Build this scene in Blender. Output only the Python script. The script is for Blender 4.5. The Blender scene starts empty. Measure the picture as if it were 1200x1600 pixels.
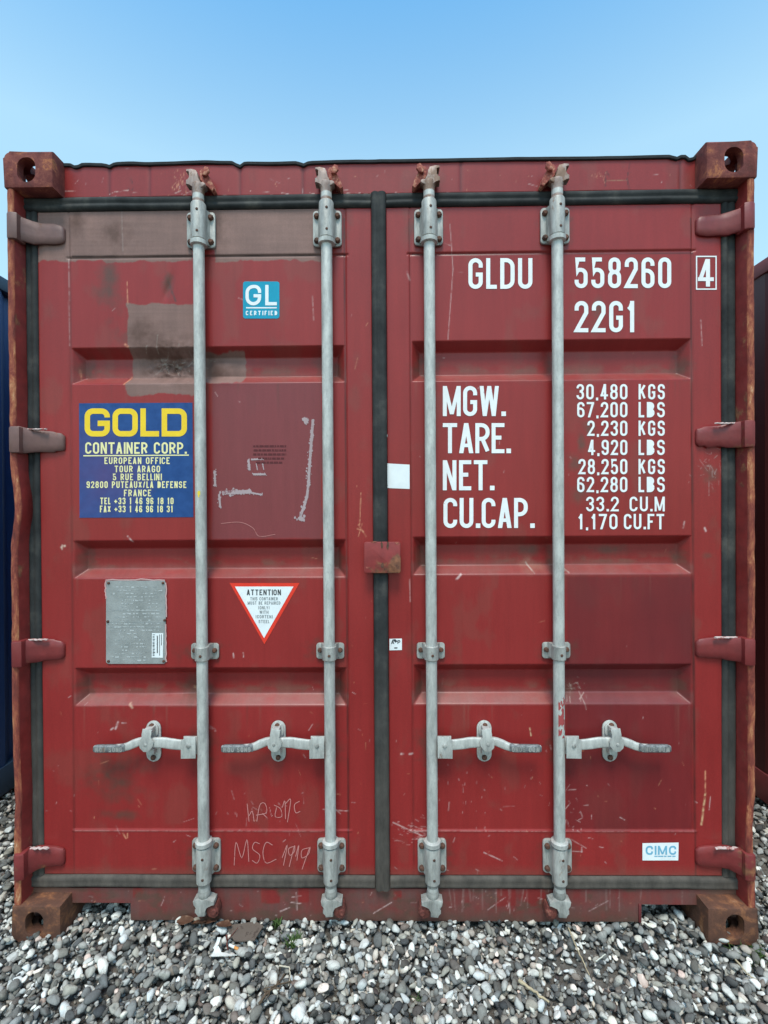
import bpy, bmesh, math
import numpy as np
from mathutils import Matrix, Vector
from mathutils.geometry import delaunay_2d_cdt

scene = bpy.context.scene
COL = scene.collection
# ------------------------------------------------------------------ camera
FPX = 760.0                                   # focal length in pixels of the 1200x1600 photograph
CAM = np.array([0.03389, -1.57749, 1.419])
PITCH, YAW, ROLL = -0.006453, 0.011646, 0.006043


def _rot(p, y, r):
    cp, sp, cy, sy, cr, sr = math.cos(p), math.sin(p), math.cos(y), math.sin(y), math.cos(r), math.sin(r)
    Rx = np.array([[1, 0, 0], [0, cp, -sp], [0, sp, cp]])
    Rz = np.array([[cy, -sy, 0], [sy, cy, 0], [0, 0, 1]])
    Ry = np.array([[cr, 0, sr], [0, 1, 0], [-sr, 0, cr]])
    return Rz @ Rx @ Ry


R = _rot(PITCH, YAW, ROLL)
cam_data = bpy.data.cameras.new('camera')
cam = bpy.data.objects.new('camera', cam_data)
COL.objects.link(cam)
M = Matrix.Identity(4)
for i in range(3):
    M[i][0], M[i][1], M[i][2], M[i][3] = R[i, 0], R[i, 2], -R[i, 1], CAM[i]
cam.matrix_world = M
cam_data.sensor_fit = 'VERTICAL'
cam_data.sensor_height = 24.0
cam_data.lens = 24.0 * FPX / 1600.0
cam_data.clip_start = 0.02
cam_data.clip_end = 2000
scene.camera = cam

# ------------------------------------------------------------------ sky, sun, exposure
SUN_EL, SUN_AZ = math.radians(64), math.radians(184)      # behind the camera, veiled: soft light, no hard shadows
world = bpy.data.worlds.new('World')
scene.world = world
world.use_nodes = True
wn, wl = world.node_tree.nodes, world.node_tree.links
sky = wn.new('ShaderNodeTexSky')
sky.sky_type = 'NISHITA'
sky.sun_disc = False
sky.sun_elevation = SUN_EL
sky.sun_rotation = SUN_AZ
sky.air_density = 1.0
sky.dust_density = 0.6
sky.ozone_density = 1.4
tc = wn.new('ShaderNodeTexCoord')              # the clear sky pales from deep blue overhead towards the roofs
sx_ = wn.new('ShaderNodeSeparateXYZ')
wl.new(tc.outputs['Generated'], sx_.inputs[0])
sr = wn.new('ShaderNodeValToRGB')
sr.color_ramp.elements[0].position, sr.color_ramp.elements[0].color = 0.55, (1.42, 1.48, 1.10, 1)
sr.color_ramp.elements[1].position, sr.color_ramp.elements[1].color = 0.76, (0.56, 1.09, 1.13, 1)
e_ = sr.color_ramp.elements.new(0.0)
e_.color = (0.62, 0.66, 0.56, 1)
wl.new(sx_.outputs['Z'], sr.inputs[0])
mx = wn.new('ShaderNodeMix')
mx.data_type, mx.blend_type = 'RGBA', 'MULTIPLY'
mx.inputs[0].default_value = 1.0
wl.new(sky.outputs[0], mx.inputs[6])
wl.new(sr.outputs[0], mx.inputs[7])
wl.new(mx.outputs[2], wn['Background'].inputs['Color'])
wn['Background'].inputs['Strength'].default_value = 0.14
sun_data = bpy.data.lights.new('sun', 'SUN')
sun_data.energy = 1.5
sun_data.angle = math.radians(20)
sun_data.color = (1.0, 0.92, 0.81)
sun = bpy.data.objects.new('sun', sun_data)
COL.objects.link(sun)
sdir = Vector((math.sin(SUN_AZ) * math.cos(SUN_EL), math.cos(SUN_AZ) * math.cos(SUN_EL), math.sin(SUN_EL)))
sun.rotation_euler = sdir.to_track_quat('Z', 'Y').to_euler()
scene.view_settings.view_transform = 'Standard'
scene.view_settings.look = 'None'
scene.view_settings.gamma = 1.0
scene.view_settings.use_curve_mapping = False
scene.view_settings.exposure = 1.1

# ------------------------------------------------------------------ helpers
DOOR_Y = 0.060
rng = np.random.default_rng(11)


def at(px, py, Y=DOOR_Y):
    """the (X, Z) a photograph pixel has on the plane at depth Y"""
    d = R @ np.array([(px - 600) / FPX, 1.0, -(py - 800) / FPX])
    t = (Y - CAM[1]) / d[1]
    return CAM[0] + t * d[0], CAM[2] + t * d[2]


def xat(px, py, Y=DOOR_Y):
    return at(px, py, Y)[0]


def zat(px, py, Y=DOOR_Y):
    return at(px, py, Y)[1]


def to_px(X, Z, Y=DOOR_Y):
    v = np.stack([X - CAM[0], np.full_like(X, Y - CAM[1]), Z - CAM[2]], -1) @ R
    return 600 + FPX * v[..., 0] / v[..., 1], 800 - FPX * v[..., 2] / v[..., 1]


def _hash(ix, iy, seed):
    h = (ix.astype(np.int64) * 374761393 + iy.astype(np.int64) * 668265263 + seed * 1442695041) & 0x7fffffff
    h = ((h ^ (h >> 13)) * 1274126177) & 0x7fffffff
    h = (h ^ (h >> 16)) & 0xffff
    return h / 65535.0


def vnoise(x, y, seed=0):
    x, y = np.broadcast_arrays(np.asarray(x, float), np.asarray(y, float))
    ix, iy = np.floor(x), np.floor(y)
    fx, fy = x - ix, y - iy
    fx, fy = fx * fx * (3 - 2 * fx), fy * fy * (3 - 2 * fy)
    a, b = _hash(ix, iy, seed), _hash(ix + 1, iy, seed)
    c, d = _hash(ix, iy + 1, seed), _hash(ix + 1, iy + 1, seed)
    return (a * (1 - fx) + b * fx) * (1 - fy) + (c * (1 - fx) + d * fx) * fy


def fbm(x, y, seed=0, octs=4):
    s, a, t = 0.0, 0.5, 0.0
    for k in range(octs):
        s = s + a * vnoise(x * 2 ** k + 17.3 * k, y * 2 ** k + 9.1 * k, seed + k)
        t += a
        a *= 0.5
    return s / t


def link(name, me, parent=None, mats=()):
    o = bpy.data.objects.new(name, me)
    COL.objects.link(o)
    if parent is not None:
        o.parent = parent
    for m in (mats if isinstance(mats, (list, tuple)) else [mats]):
        me.materials.append(m)
    return o


def finish(me, angle=35):
    me.update()
    for p in me.polygons:
        p.use_smooth = True
    me.set_sharp_from_angle(angle=math.radians(angle))


def mesh_np(name, verts, faces, smooth=True):
    """fast mesh from numpy arrays, all faces with the same number of corners"""
    me = bpy.data.meshes.new(name)
    n, k = faces.shape
    me.vertices.add(len(verts))
    me.vertices.foreach_set('co', np.asarray(verts, np.float32).ravel())
    me.loops.add(n * k)
    me.loops.foreach_set('vertex_index', faces.astype(np.int32).ravel())
    me.polygons.add(n)
    me.polygons.foreach_set('loop_start', np.arange(0, n * k, k, dtype=np.int32))
    me.polygons.foreach_set('loop_total', np.full(n, k, dtype=np.int32))
    me.polygons.foreach_set('use_smooth', np.full(n, smooth, dtype=bool))
    me.update(calc_edges=True)
    me.validate()
    return me


def set_color(me, name, rgba):
    a = me.attributes.new(name, 'FLOAT_COLOR', 'POINT')
    a.data.foreach_set('color', np.asarray(rgba, np.float32).ravel())


def grid_faces(nx, nz):
    i = np.arange(nx - 1)[None, :] + np.arange(nz - 1)[:, None] * nx
    return np.stack([i, i + 1, i + 1 + nx, i + nx], -1).reshape(-1, 4)


class MB:
    """collects simple solids into one bmesh"""

    def __init__(self):
        self.bm = bmesh.new()

    def box(self, x0, x1, y0, y1, z0, z1, bevel=0.0, mat=0):
        b = self.bm
        v = [b.verts.new((x, y, z)) for z in (z0, z1) for y in (y0, y1) for x in (x0, x1)]
        fs = [(0, 2, 3, 1), (4, 5, 7, 6), (0, 1, 5, 4), (2, 6, 7, 3), (0, 4, 6, 2), (1, 3, 7, 5)]
        ff = [b.faces.new([v[i] for i in f]) for f in fs]
        for f in ff:
            f.material_index = mat
        if bevel:
            es = list({e for f in ff for e in f.edges})
            bmesh.ops.bevel(b, geom=es, offset=bevel, segments=2, affect='EDGES', profile=0.5)
        return self

    def prism(self, pts, a0, a1, axis='y', bevel=0.0, mat=0):
        """outline in the two other axes, extruded from a0 to a1 along axis"""
        b = self.bm

        def mk(p, a):
            if axis == 'y':
                return (p[0], a, p[1])
            if axis == 'z':
                return (p[0], p[1], a)
            return (a, p[0], p[1])
        A = [b.verts.new(mk(p, a0)) for p in pts]
        B = [b.verts.new(mk(p, a1)) for p in pts]
        ff = [b.faces.new(A), b.faces.new(B[::-1])]
        n = len(pts)
        for i in range(n):
            ff.append(b.faces.new((A[i], B[i], B[(i + 1) % n], A[(i + 1) % n])))
        for f in ff:
            f.material_index = mat
        if bevel:
            es = list({e for f in ff[:2] for e in f.edges})
            bmesh.ops.bevel(b, geom=es, offset=bevel, segments=2, affect='EDGES', profile=0.5)
        return self

    def lathe(self, prof, cx, cy, axis='z', seg=28, c3=0.0, mat=0, arc=None):
        """profile (radius, height) turned about a line; axis z through (cx,cy) or axis y through (cx, z=c3)"""
        b = self.bm
        rings = []
        for r, h in prof:
            ring = []
            for k in range(seg):
                a = 2 * math.pi * k / seg
                if axis == 'z':
                    co = (cx + r * math.cos(a), cy + r * math.sin(a), h)
                else:
                    co = (cx + r * math.cos(a), h, c3 + r * math.sin(a))
                ring.append(b.verts.new(co))
            rings.append(ring)
        for i in range(len(rings) - 1):
            for k in range(seg):
                f = b.faces.new((rings[i][k], rings[i][(k + 1) % seg], rings[i + 1][(k + 1) % seg], rings[i + 1][k]))
                f.material_index = mat
        b.faces.new(rings[0][::-1]).material_index = mat
        b.faces.new(rings[-1]).material_index = mat
        return self

    def sweep(self, path, sec, up=(0, 0, 1), mat=0):
        """path of points, each with its own (half width along up, half thickness); a rounded-rectangle section"""
        b = self.bm
        rings = []
        P = [Vector(p) for p in path]
        up = Vector(up)
        for i, p in enumerate(P):
            t = (P[min(i + 1, len(P) - 1)] - P[max(i - 1, 0)]).normalized()
            n = t.cross(up).normalized()
            u2 = n.cross(t).normalized()
            hw, ht = sec[i]
            ring = []
            for k in range(16):
                a = 2 * math.pi * k / 16
                ca, sa = math.cos(a), math.sin(a)
                sx = math.copysign(abs(ca) ** 0.5, ca) * hw
                sy = math.copysign(abs(sa) ** 0.5, sa) * ht
                ring.append(b.verts.new(p + u2 * sx + n * sy))
            rings.append(ring)
        for i in range(len(rings) - 1):
            for k in range(16):
                b.faces.new((rings[i][k], rings[i][(k + 1) % 16], rings[i + 1][(k + 1) % 16], rings[i + 1][k])).material_index = mat
        b.faces.new(rings[0][::-1])
        b.faces.new(rings[-1])
        return self

    def build(self, name, mats, parent=None, angle=35, loc=None):
        bmesh.ops.recalc_face_normals(self.bm, faces=self.bm.faces[:])
        me = bpy.data.meshes.new(name)
        self.bm.to_mesh(me)
        self.bm.free()
        o = link(name, me, parent, mats)
        finish(me, angle)
        if loc:
            o.location = loc
        return o


def rrect(x0, x1, z0, z1, r, n=5):
    pts = []
    for cx, cz, a0 in ((x1 - r, z1 - r, 0), (x0 + r, z1 - r, 90), (x0 + r, z0 + r, 180), (x1 - r, z0 + r, 270)):
        for k in range(n + 1):
            a = math.radians(a0 + 90 * k / n)
            pts.append((cx + r * math.cos(a), cz + r * math.sin(a)))
    return pts


def tag(o, label, cat, group=None, kind=None):
    o['label'] = label
    o['category'] = cat
    if group:
        o['group'] = group
    if kind:
        o['kind'] = kind
    return o


def empty(name, loc=(0, 0, 0)):
    o = bpy.data.objects.new(name, None)
    o.location = loc
    COL.objects.link(o)
    return o


def copy_tree(o, parent):
    c = o.copy()
    COL.objects.link(c)
    c.parent = parent
    for ch in list(o.children):
        copy_tree(ch, c)
    return c


# ------------------------------------------------------------------ materials
class NT:
    def __init__(self, name):
        self.m = bpy.data.materials.new(name)
        self.m.use_nodes = True
        self.t = self.m.node_tree
        self.b = self.t.nodes['Principled BSDF']
        self.co = self.t.nodes.new('ShaderNodeTexCoord').outputs['Object']

    def n(self, kind, **kw):
        nd = self.t.nodes.new(kind)
        for k, v in kw.items():
            setattr(nd, k, v)
        return nd

    def l(self, a, b):
        self.t.links.new(a, b)

    def noise(self, scale=10, detail=6, rough=0.6, stretch=(1, 1, 1), dist=0.0, own=False):
        mp = self.n('ShaderNodeMapping')
        if own:                                   # every copy gets its own stretch of the pattern
            oi = self.n('ShaderNodeObjectInfo')
            cb = self.n('ShaderNodeCombineXYZ')
            mu = self.n('ShaderNodeMath', operation='MULTIPLY')
            mu.inputs[1].default_value = 37.0
            self.l(oi.outputs['Random'], mu.inputs[0])
            for k in ('X', 'Y', 'Z'):
                self.l(mu.outputs[0], cb.inputs[k])
            self.l(cb.outputs[0], mp.inputs['Location'])
        mp.inputs['Scale'].default_value = stretch
        self.l(self.co, mp.inputs['Vector'])
        nz = self.n('ShaderNodeTexNoise')
        nz.inputs['Scale'].default_value = scale
        nz.inputs['Detail'].default_value = detail
        nz.inputs['Roughness'].default_value = rough
        nz.inputs['Distortion'].default_value = dist
        self.l(mp.outputs[0], nz.inputs['Vector'])
        return nz.outputs['Fac']

    def ramp(self, fac, stops):
        r = self.n('ShaderNodeValToRGB')
        e = r.color_ramp.elements
        while len(e) < len(stops):
            e.new(0.5)
        for el, (p, c) in zip(e, stops):
            el.position = p
            el.color = c if len(c) == 4 else (*c, 1)
        self.l(fac, r.inputs[0])
        return r.outputs[0]

    def mix(self, fac, a, b, mode='MIX'):
        m = self.n('ShaderNodeMix', data_type='RGBA', blend_type=mode)
        for sock, val in ((m.inputs[0], fac), (m.inputs[6], a), (m.inputs[7], b)):
            if isinstance(val, (tuple, list)):
                sock.default_value = val if len(val) == 4 else (*val, 1)
            elif isinstance(val, (int, float)):
                sock.default_value = val
            else:
                self.l(val, sock)
        return m.outputs[2]

    def bump(self, fac, strength=0.2, dist=0.002):
        b = self.n('ShaderNodeBump')
        b.inputs['Strength'].default_value = strength
        b.inputs['Distance'].default_value = dist
        self.l(fac, b.inputs['Height'])
        self.l(b.outputs[0], self.b.inputs['Normal'])

    def set(self, color=None, rough=None, metal=None, spec=None):
        for name, v in (('Base Color', color), ('Roughness', rough), ('Metallic', metal), ('Specular IOR Level', spec)):
            if v is None:
                continue
            if isinstance(v, (tuple, list)):
                self.b.inputs[name].default_value = v if len(v) == 4 else (*v, 1)
            elif isinstance(v, (int, float)):
                self.b.inputs[name].default_value = v
            else:
                self.l(v, self.b.inputs[name])
        return self


RED = np.array([0.262, 0.0215, 0.0205])
DARK_RED = np.array([0.120, 0.016, 0.020])
PURPLE_RED = np.array([0.190, 0.040, 0.045])
PRIMER = np.array([0.215, 0.118, 0.100])
DIRT = np.array([0.100, 0.046, 0.034])
DUST = np.array([0.23, 0.12, 0.105])
CHIP = np.array([0.62, 0.26, 0.15])
PALE = np.array([0.62, 0.42, 0.40])


def mat_paint():
    """sheet paint whose colour per spot (patches, chips, dirt of the real panel) comes with the mesh"""
    t = NT('weathered_container_paint')
    a = t.n('ShaderNodeAttribute', attribute_name='paint')
    g = t.ramp(t.noise(240, 4, 0.7), [(0.3, (0.90, 0.90, 0.90)), (0.7, (1.08, 1.08, 1.08))])
    s = t.ramp(t.noise(9, 6, 0.65, (6, 1, 0.6)), [(0.3, (0.93, 0.93, 0.93)), (0.7, (1.06, 1.06, 1.06))])
    c = t.mix(1.0, t.mix(1.0, a.outputs['Color'], g, 'MULTIPLY'), s, 'MULTIPLY')
    t.set(c, a.outputs['Alpha'], 0.0, 0.37)
    t.bump(t.noise(160, 5, 0.6), 0.10, 0.0012)
    return t.m


def mat_red(name='red_paint', base=tuple(RED), rust=0.60, dark=0.75):
    t = NT(name)
    n1 = t.noise(7, 8, 0.68)
    c0 = t.ramp(t.noise(30, 5, 0.6), [(0.25, tuple(dark * np.array(base))), (0.75, tuple(1.08 * np.array(base)))])
    c1 = t.ramp(t.noise(60, 4, 0.6), [(0.3, (0.085, 0.030, 0.018)), (0.7, (0.30, 0.11, 0.05))])
    f = t.ramp(n1, [(rust, (0, 0, 0)), (rust + 0.05, (1, 1, 1))])
    t.set(t.mix(f, c0, c1), t.ramp(n1, [(0.4, (0.42,) * 3), (0.7, (0.75,) * 3)]), 0, 0.5)
    t.bump(t.noise(90, 5, 0.6), 0.25, 0.002)
    return t.m


def mat_rust(name, stops, scale=14, stretch=(1, 1, 1), bump=0.5):
    t = NT(name)
    n1 = t.noise(scale, 10, 0.72, stretch, 0.4)
    t.set(t.ramp(n1, stops), 0.78, 0, 0.35)
    t.bump(t.noise(120, 6, 0.7), bump, 0.003)
    return t.m


def mat_galv(name='galvanised_steel', lo=(0.30, 0.292, 0.275), hi=(0.56, 0.55, 0.515), rust=0.645):
    t = NT(name)
    c0 = t.ramp(t.noise(26, 8, 0.7, (1.6, 1.6, 0.45), 0, True), [(0.30, lo), (0.62, hi)])
    c0 = t.mix(t.ramp(t.noise(130, 5, 0.7, (1, 1, .5)), [(0.52, (0, 0, 0)), (0.75, (0.55, 0.55, 0.55))]), c0, (0.24, 0.245, 0.245))
    f = t.ramp(t.noise(13, 9, 0.78, (1, 1, .6), 0, True), [(rust, (0, 0, 0)), (rust + 0.06, (0.8, 0.8, 0.8))])
    t.set(t.mix(f, c0, (0.20, 0.10, 0.055)), 0.55, 0.15, 0.5)
    t.bump(t.noise(150, 5, 0.65), 0.30, 0.0015)
    return t.m


def mat_rubber():
    t = NT('black_rubber')
    n1 = t.noise(12, 7, 0.65, (1, 1, 1))
    gz = t.n('ShaderNodeSeparateXYZ')
    t.l(t.co, gz.inputs[0])
    low = t.n('ShaderNodeMapRange')                     # dust settles on the lower rubber
    low.inputs['From Min'].default_value, low.inputs['From Max'].default_value = 1.0, 0.1
    t.l(gz.outputs['Z'], low.inputs['Value'])
    c = t.ramp(n1, [(0.3, (0.014, 0.015, 0.016)), (0.55, (0.036, 0.037, 0.037)), (0.75, (0.085, 0.080, 0.072))])
    d = t.ramp(t.noise(20, 6, 0.7, (1, 1, .4)), [(0.3, (0.045, 0.038, 0.033)), (0.7, (0.120, 0.100, 0.085))])
    t.set(t.mix(low.outputs[0], c, d), 0.78, 0, 0.25)
    t.bump(t.noise(70, 5, 0.6), 0.3, 0.002)
    return t.m


def mat_print(name, base, wear=0.0, wcol=tuple(RED), rough=0.45, vary=0.06):
    t = NT(name)
    b = np.array(base)
    c = t.ramp(t.noise(25, 6, 0.65), [(0.3, tuple(b * (1 - vary))), (0.7, tuple(np.minimum(b * (1 + vary), 0.9)))])
    if wear:
        f = t.ramp(t.noise(45, 9, 0.75), [(1 - wear, (0, 0, 0)), (1 - wear + 0.05, (0.9, 0.9, 0.9))])
        c = t.mix(f, c, wcol)
    t.set(c, rough, 0, 0.25)
    return t.m


PAINT = mat_paint()
M_RED = mat_red(base=(0.215, 0.021, 0.019), dark=.62)
M_RED_SMOOTH = mat_red('hinge_red_paint', (0.200, 0.024, 0.024), 0.60)
M_BROWN = mat_red('brown_primer_paint', (0.165, 0.080, 0.070), 0.60)
M_DARKRED = mat_red('dull_red_paint', (0.15, 0.028, 0.030), 0.80)
M_CAST_TOP = mat_rust('rusty_red_casting', [(0.30, (0.07, 0.020, 0.016)), (0.48, (0.155, 0.033, 0.028)), (0.57, (0.22, 0.060, 0.042)), (0.62, (0.40, 0.13, 0.055)), (0.70, (0.12, 0.05, 0.03))], 19)
M_CAST_LOW = mat_rust('brown_rusted_casting', [(0.30, (0.055, 0.026, 0.018)), (0.52, (0.115, 0.047, 0.029)), (0.63, (0.24, 0.095, 0.042)), (0.74, (0.40, 0.25, 0.17))], 20)
M_EDGE = mat_rust('rusty_post_edge', [(0.34, (0.11, 0.022, 0.018)), (0.47, (0.22, 0.045, 0.030)), (0.56, (0.34, 0.10, 0.05)), (0.63, (0.46, 0.19, 0.09)), (0.70, (0.66, 0.45, 0.32))], 38, (1, 1, 0.30), 0.8)
M_KEEPER = mat_rust('rusted_keeper', [(0.35, (0.14, 0.034, 0.024)), (0.52, (0.32, 0.075, 0.055)), (0.66, (0.58, 0.30, 0.19))], 60)
M_KEEPER_LOW = mat_rust('brown_rusted_keeper', [(0.35, (0.07, 0.022, 0.018)), (0.55, (0.17, 0.045, 0.035)), (0.72, (0.32, 0.15, 0.10))], 50)
M_BOLT = mat_rust('dark_rusty_bolt', [(0.3, (0.035, 0.026, 0.022)), (0.6, (0.13, 0.055, 0.035)), (0.8, (0.22, 0.15, 0.11))], 60)
M_GALV = mat_galv()
M_GALV_D = mat_galv('dull_cast_galvanised', (0.155, 0.150, 0.140), (0.43, 0.42, 0.39), 0.615)
M_CAM = mat_galv('cast_cam_steel', (0.17, 0.10, 0.085), (0.40, 0.29, 0.25), 0.50)
M_RUBBER = mat_rubber()
M_SEALANT = mat_rust('black_roof_sealant', [(0.3, (0.010, 0.011, 0.013)), (0.8, (0.035, 0.036, 0.040))], 20)
M_WHITE = mat_print('white_vinyl_lettering', (0.80, 0.80, 0.80), 0.335, tuple(RED))
M_YELLOW = mat_print('yellow_print', (0.84, 0.56, 0.030), 0.25, (0.55, 0.28, 0.06))
M_PALEYEL = mat_print('pale_yellow_print', (0.80, 0.72, 0.36), 0.0)
M_CYAN = mat_print('cyan_vinyl', (0.004, 0.285, 0.43), rough=.6)
M_WHITE_V = mat_print('white_vinyl', (0.78, 0.80, 0.81), 0.22, (0.5, 0.5, 0.5))
M_SIGNRED = mat_print('bright_red_vinyl', (0.75, 0.045, 0.025))
M_INK = mat_print('dark_ink', (0.05, 0.055, 0.06), 0.3, (0.3, 0.3, 0.3))
M_INK_P = mat_print('faded_ink', (0.22, 0.24, 0.25))
M_CIMC = mat_print('grey_blue_ink', (0.16, 0.40, 0.55))
M_STAMP = mat_print('dark_red_ink', (0.10, 0.018, 0.022), 0.42, tuple(PURPLE_RED))
M_SCRATCH = mat_print('scratched_pale_paint', (0.50, 0.20, 0.185), 0.42, tuple(RED), 0.7)
M_TAPE = mat_print('old_tape_glue', (0.40, 0.30, 0.31), 0.42, tuple(PURPLE_RED * 0.9), 0.7)


def mat_company():
    t = NT('blue_company_vinyl')
    n1 = t.noise(5, 6, 0.6)
    c0 = t.ramp(t.noise(30, 5, 0.6), [(0.3, (0.015, 0.056, 0.190)), (0.7, (0.026, 0.082, 0.250))])
    g = t.n('ShaderNodeSeparateXYZ')
    t.l(t.co, g.inputs[0])
    # a purple stain in the lower left part of the sticker
    cx, cz = at(160, 745)
    v = t.n('ShaderNodeVectorMath', operation='DISTANCE')
    v.inputs[1].default_value = (cx, DOOR_Y, cz)
    t.l(t.co, v.inputs[0])
    ad = t.n('ShaderNodeMath', operation='MULTIPLY_ADD')
    t.l(n1, ad.inputs[0])
    ad.inputs[1].default_value = 0.28
    t.l(v.outputs['Value'], ad.inputs[2])
    f = t.ramp(ad.outputs[0], [(0.14, (0.65,) * 3), (0.34, (0, 0, 0))])
    t.set(t.mix(f, c0, (0.115, 0.060, 0.165)), 0.55, 0, 0.2)
    return t.m


def mat_plate():
    t = NT('stamped_grey_plate')
    c = t.ramp(t.noise(14, 8, 0.7), [(0.3, (0.27, 0.275, 0.27)), (0.7, (0.44, 0.445, 0.44))])
    t.set(c, 0.5, 0.45, 0.5)
    t.bump(t.noise(120, 5, 0.6), 0.3, 0.001)
    return t.m


M_COMPANY, M_PLATE = mat_company(), mat_plate()
M_EMBOSS = mat_print('worn_plate_letters', (0.44, 0.45, 0.45), 0.5, (0.28, 0.29, 0.29))


# ------------------------------------------------------------------ lettering: a stroke alphabet
def _arcpath(pts, w, h, rad, closed=False):
    """pts (u, v[, 1 = round corner]) in a w x h box -> polyline"""
    P = [(p[0] * w, p[1] * h, len(p) > 2) for p in pts]
    n = len(P)
    out = []
    for i, (x, y, rd) in enumerate(P):
        if not rd or (not closed and i in (0, n - 1)):
            out.append((x, y))
            continue
        a, b = np.array(P[(i - 1) % n][:2]), np.array(P[(i + 1) % n][:2])
        c = np.array((x, y))
        la, lb = np.linalg.norm(a - c), np.linalg.norm(b - c)
        ra = min(rad, la / (2 if P[(i - 1) % n][2] else 1))
        rb = min(rad, lb / (2 if P[(i + 1) % n][2] else 1))
        r = min(ra, rb)
        s, e = c + (a - c) / la * r, c + (b - c) / lb * r
        for k in range(7):
            t = math.pi / 2 * k / 6
            out.append(tuple(c + (s - c) * (1 - math.sin(t)) + (e - c) * (1 - math.cos(t))))
    return out


_O = ('c', [(0, 0, 1), (0, 1, 1), (1, 1, 1), (1, 0, 1)])
GL = {
    'A': [[(0, 0), (.5, 1), (1, 0)], [(.2, .3), (.8, .3)]],
    'B': [[(0, .53), (1, .53, 1), (1, 0, 1), (0, 0), (0, 1), (.94, 1, 1), (.94, .53, 1), (.3, .53)]],
    'C': [[(1, .76), (1, 1, 1), (0, 1, 1), (0, 0, 1), (1, 0, 1), (1, .24)]],
    'D': [('c', [(0, 0), (0, 1), (1, 1, 1), (1, 0, 1)])],
    'E': [[(1, 1), (0, 1), (0, 0), (1, 0)], [(0, .52), (.88, .52)]],
    'F': [[(1, 1), (0, 1), (0, 0)], [(0, .5), (.88, .5)]],
    'G': [[(1, .72), (1, 1, 1), (0, 1, 1), (0, 0, 1), (1, 0, 1), (1, .46), (.52, .46)]],
    'H': [[(0, 0), (0, 1)], [(1, 0), (1, 1)], [(0, .5), (1, .5)]],
    'I': [[(.5, 0), (.5, 1)]],
    'K': [[(0, 0), (0, 1)], [(1, 1), (.03, .40)], [(.36, .60), (1, 0)]],
    'L': [[(0, 1), (0, 0), (1, 0)]],
    'M': [[(0, 0), (0, 1), (.5, .22), (1, 1), (1, 0)]],
    'N': [[(0, 0), (0, 1), (1, 0), (1, 1)]],
    'O': [_O], '0': [_O],
    'P': [[(0, 0), (0, 1), (1, 1, 1), (1, .45, 1), (0, .45)]],
    'R': [[(0, 0), (0, 1), (1, 1, 1), (1, .47, 1), (0, .47)], [(.5, .47), (1, 0)]],
    'S': [[(1, .74), (1, 1, 1), (0, 1, 1), (0, .52, 1), (1, .52, 1), (1, 0, 1), (0, 0, 1), (0, .26)]],
    'T': [[(0, 1), (1, 1)], [(.5, 1), (.5, 0)]],
    'U': [[(0, 1), (0, 0, 1), (1, 0, 1), (1, 1)]],
    'V': [[(0, 1), (.5, 0), (1, 1)]],
    'W': [[(0, 1), (.24, 0), (.5, .85), (.76, 0), (1, 1)]],
    'X': [[(0, 0), (1, 1)], [(0, 1), (1, 0)]],
    'Y': [[(0, 1), (.5, .45), (1, 1)], [(.5, .45), (.5, 0)]],
    '1': [[(.0, .76), (.34, .82), (.66, 1)], [(.66, 1), (.66, 0)]],
    '2': [[(0, .72), (0, 1, 1), (1, 1, 1), (1, .64), (0, 0), (1, 0)]],
    '3': [[(0, .76), (0, 1, 1), (1, 1, 1), (1, .53, 1), (.38, .53)], [(.38, .53), (1, .53, 1), (1, 0, 1), (0, 0, 1), (0, .24)]],
    '4': [[(.76, 0), (.76, 1), (0, .26), (1, .26)]],
    '5': [[(.95, 1), (.06, 1), (.03, .5), (.1, .6), (1, .64, 1), (1, 0, 1), (0, 0, 1), (0, .24)]],
    '6': [[(1, .76), (1, 1, 1), (0, 1, 1), (0, 0, 1), (1, 0, 1), (1, .58, 1), (0, .58)]],
    '7': [[(0, 1), (1, 1), (.34, 0)]],
    '8': [('c', [(0, 0, 1), (0, .53, 1), (1, .53, 1), (1, 0, 1)]), ('c', [(.05, .53, 1), (.05, 1, 1), (.95, 1, 1), (.95, .53, 1)])],
    '9': [[(0, .24), (0, 0, 1), (1, 0, 1), (1, 1, 1), (0, 1, 1), (0, .42, 1), (1, .42)]],
    '.': [], ',': [[(.5, .06), (.15, -.16)]], '/': [[(0, -.05), (1, 1.05)]],
    '+': [[(0, .42), (1, .42)], [(.5, .12), (.5, .72)]],
    '(': [[(1, 1.08), (.2, 1), (.2, 0), (1, -.08)]], ')': [[(0, 1.08), (.8, 1), (.8, 0), (0, -.08)]],
    '-': [[(0, .45), (1, .45)]], ' ': [],
}
WID = {'M': 1.28, 'W': 1.4, 'I': .18, '.': .25, ',': .3, ' ': .55, '1': .7, '(': .4, ')': .4, 'E': .9, 'F': .88, 'L': .74, '/': .7, '-': .6}


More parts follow.
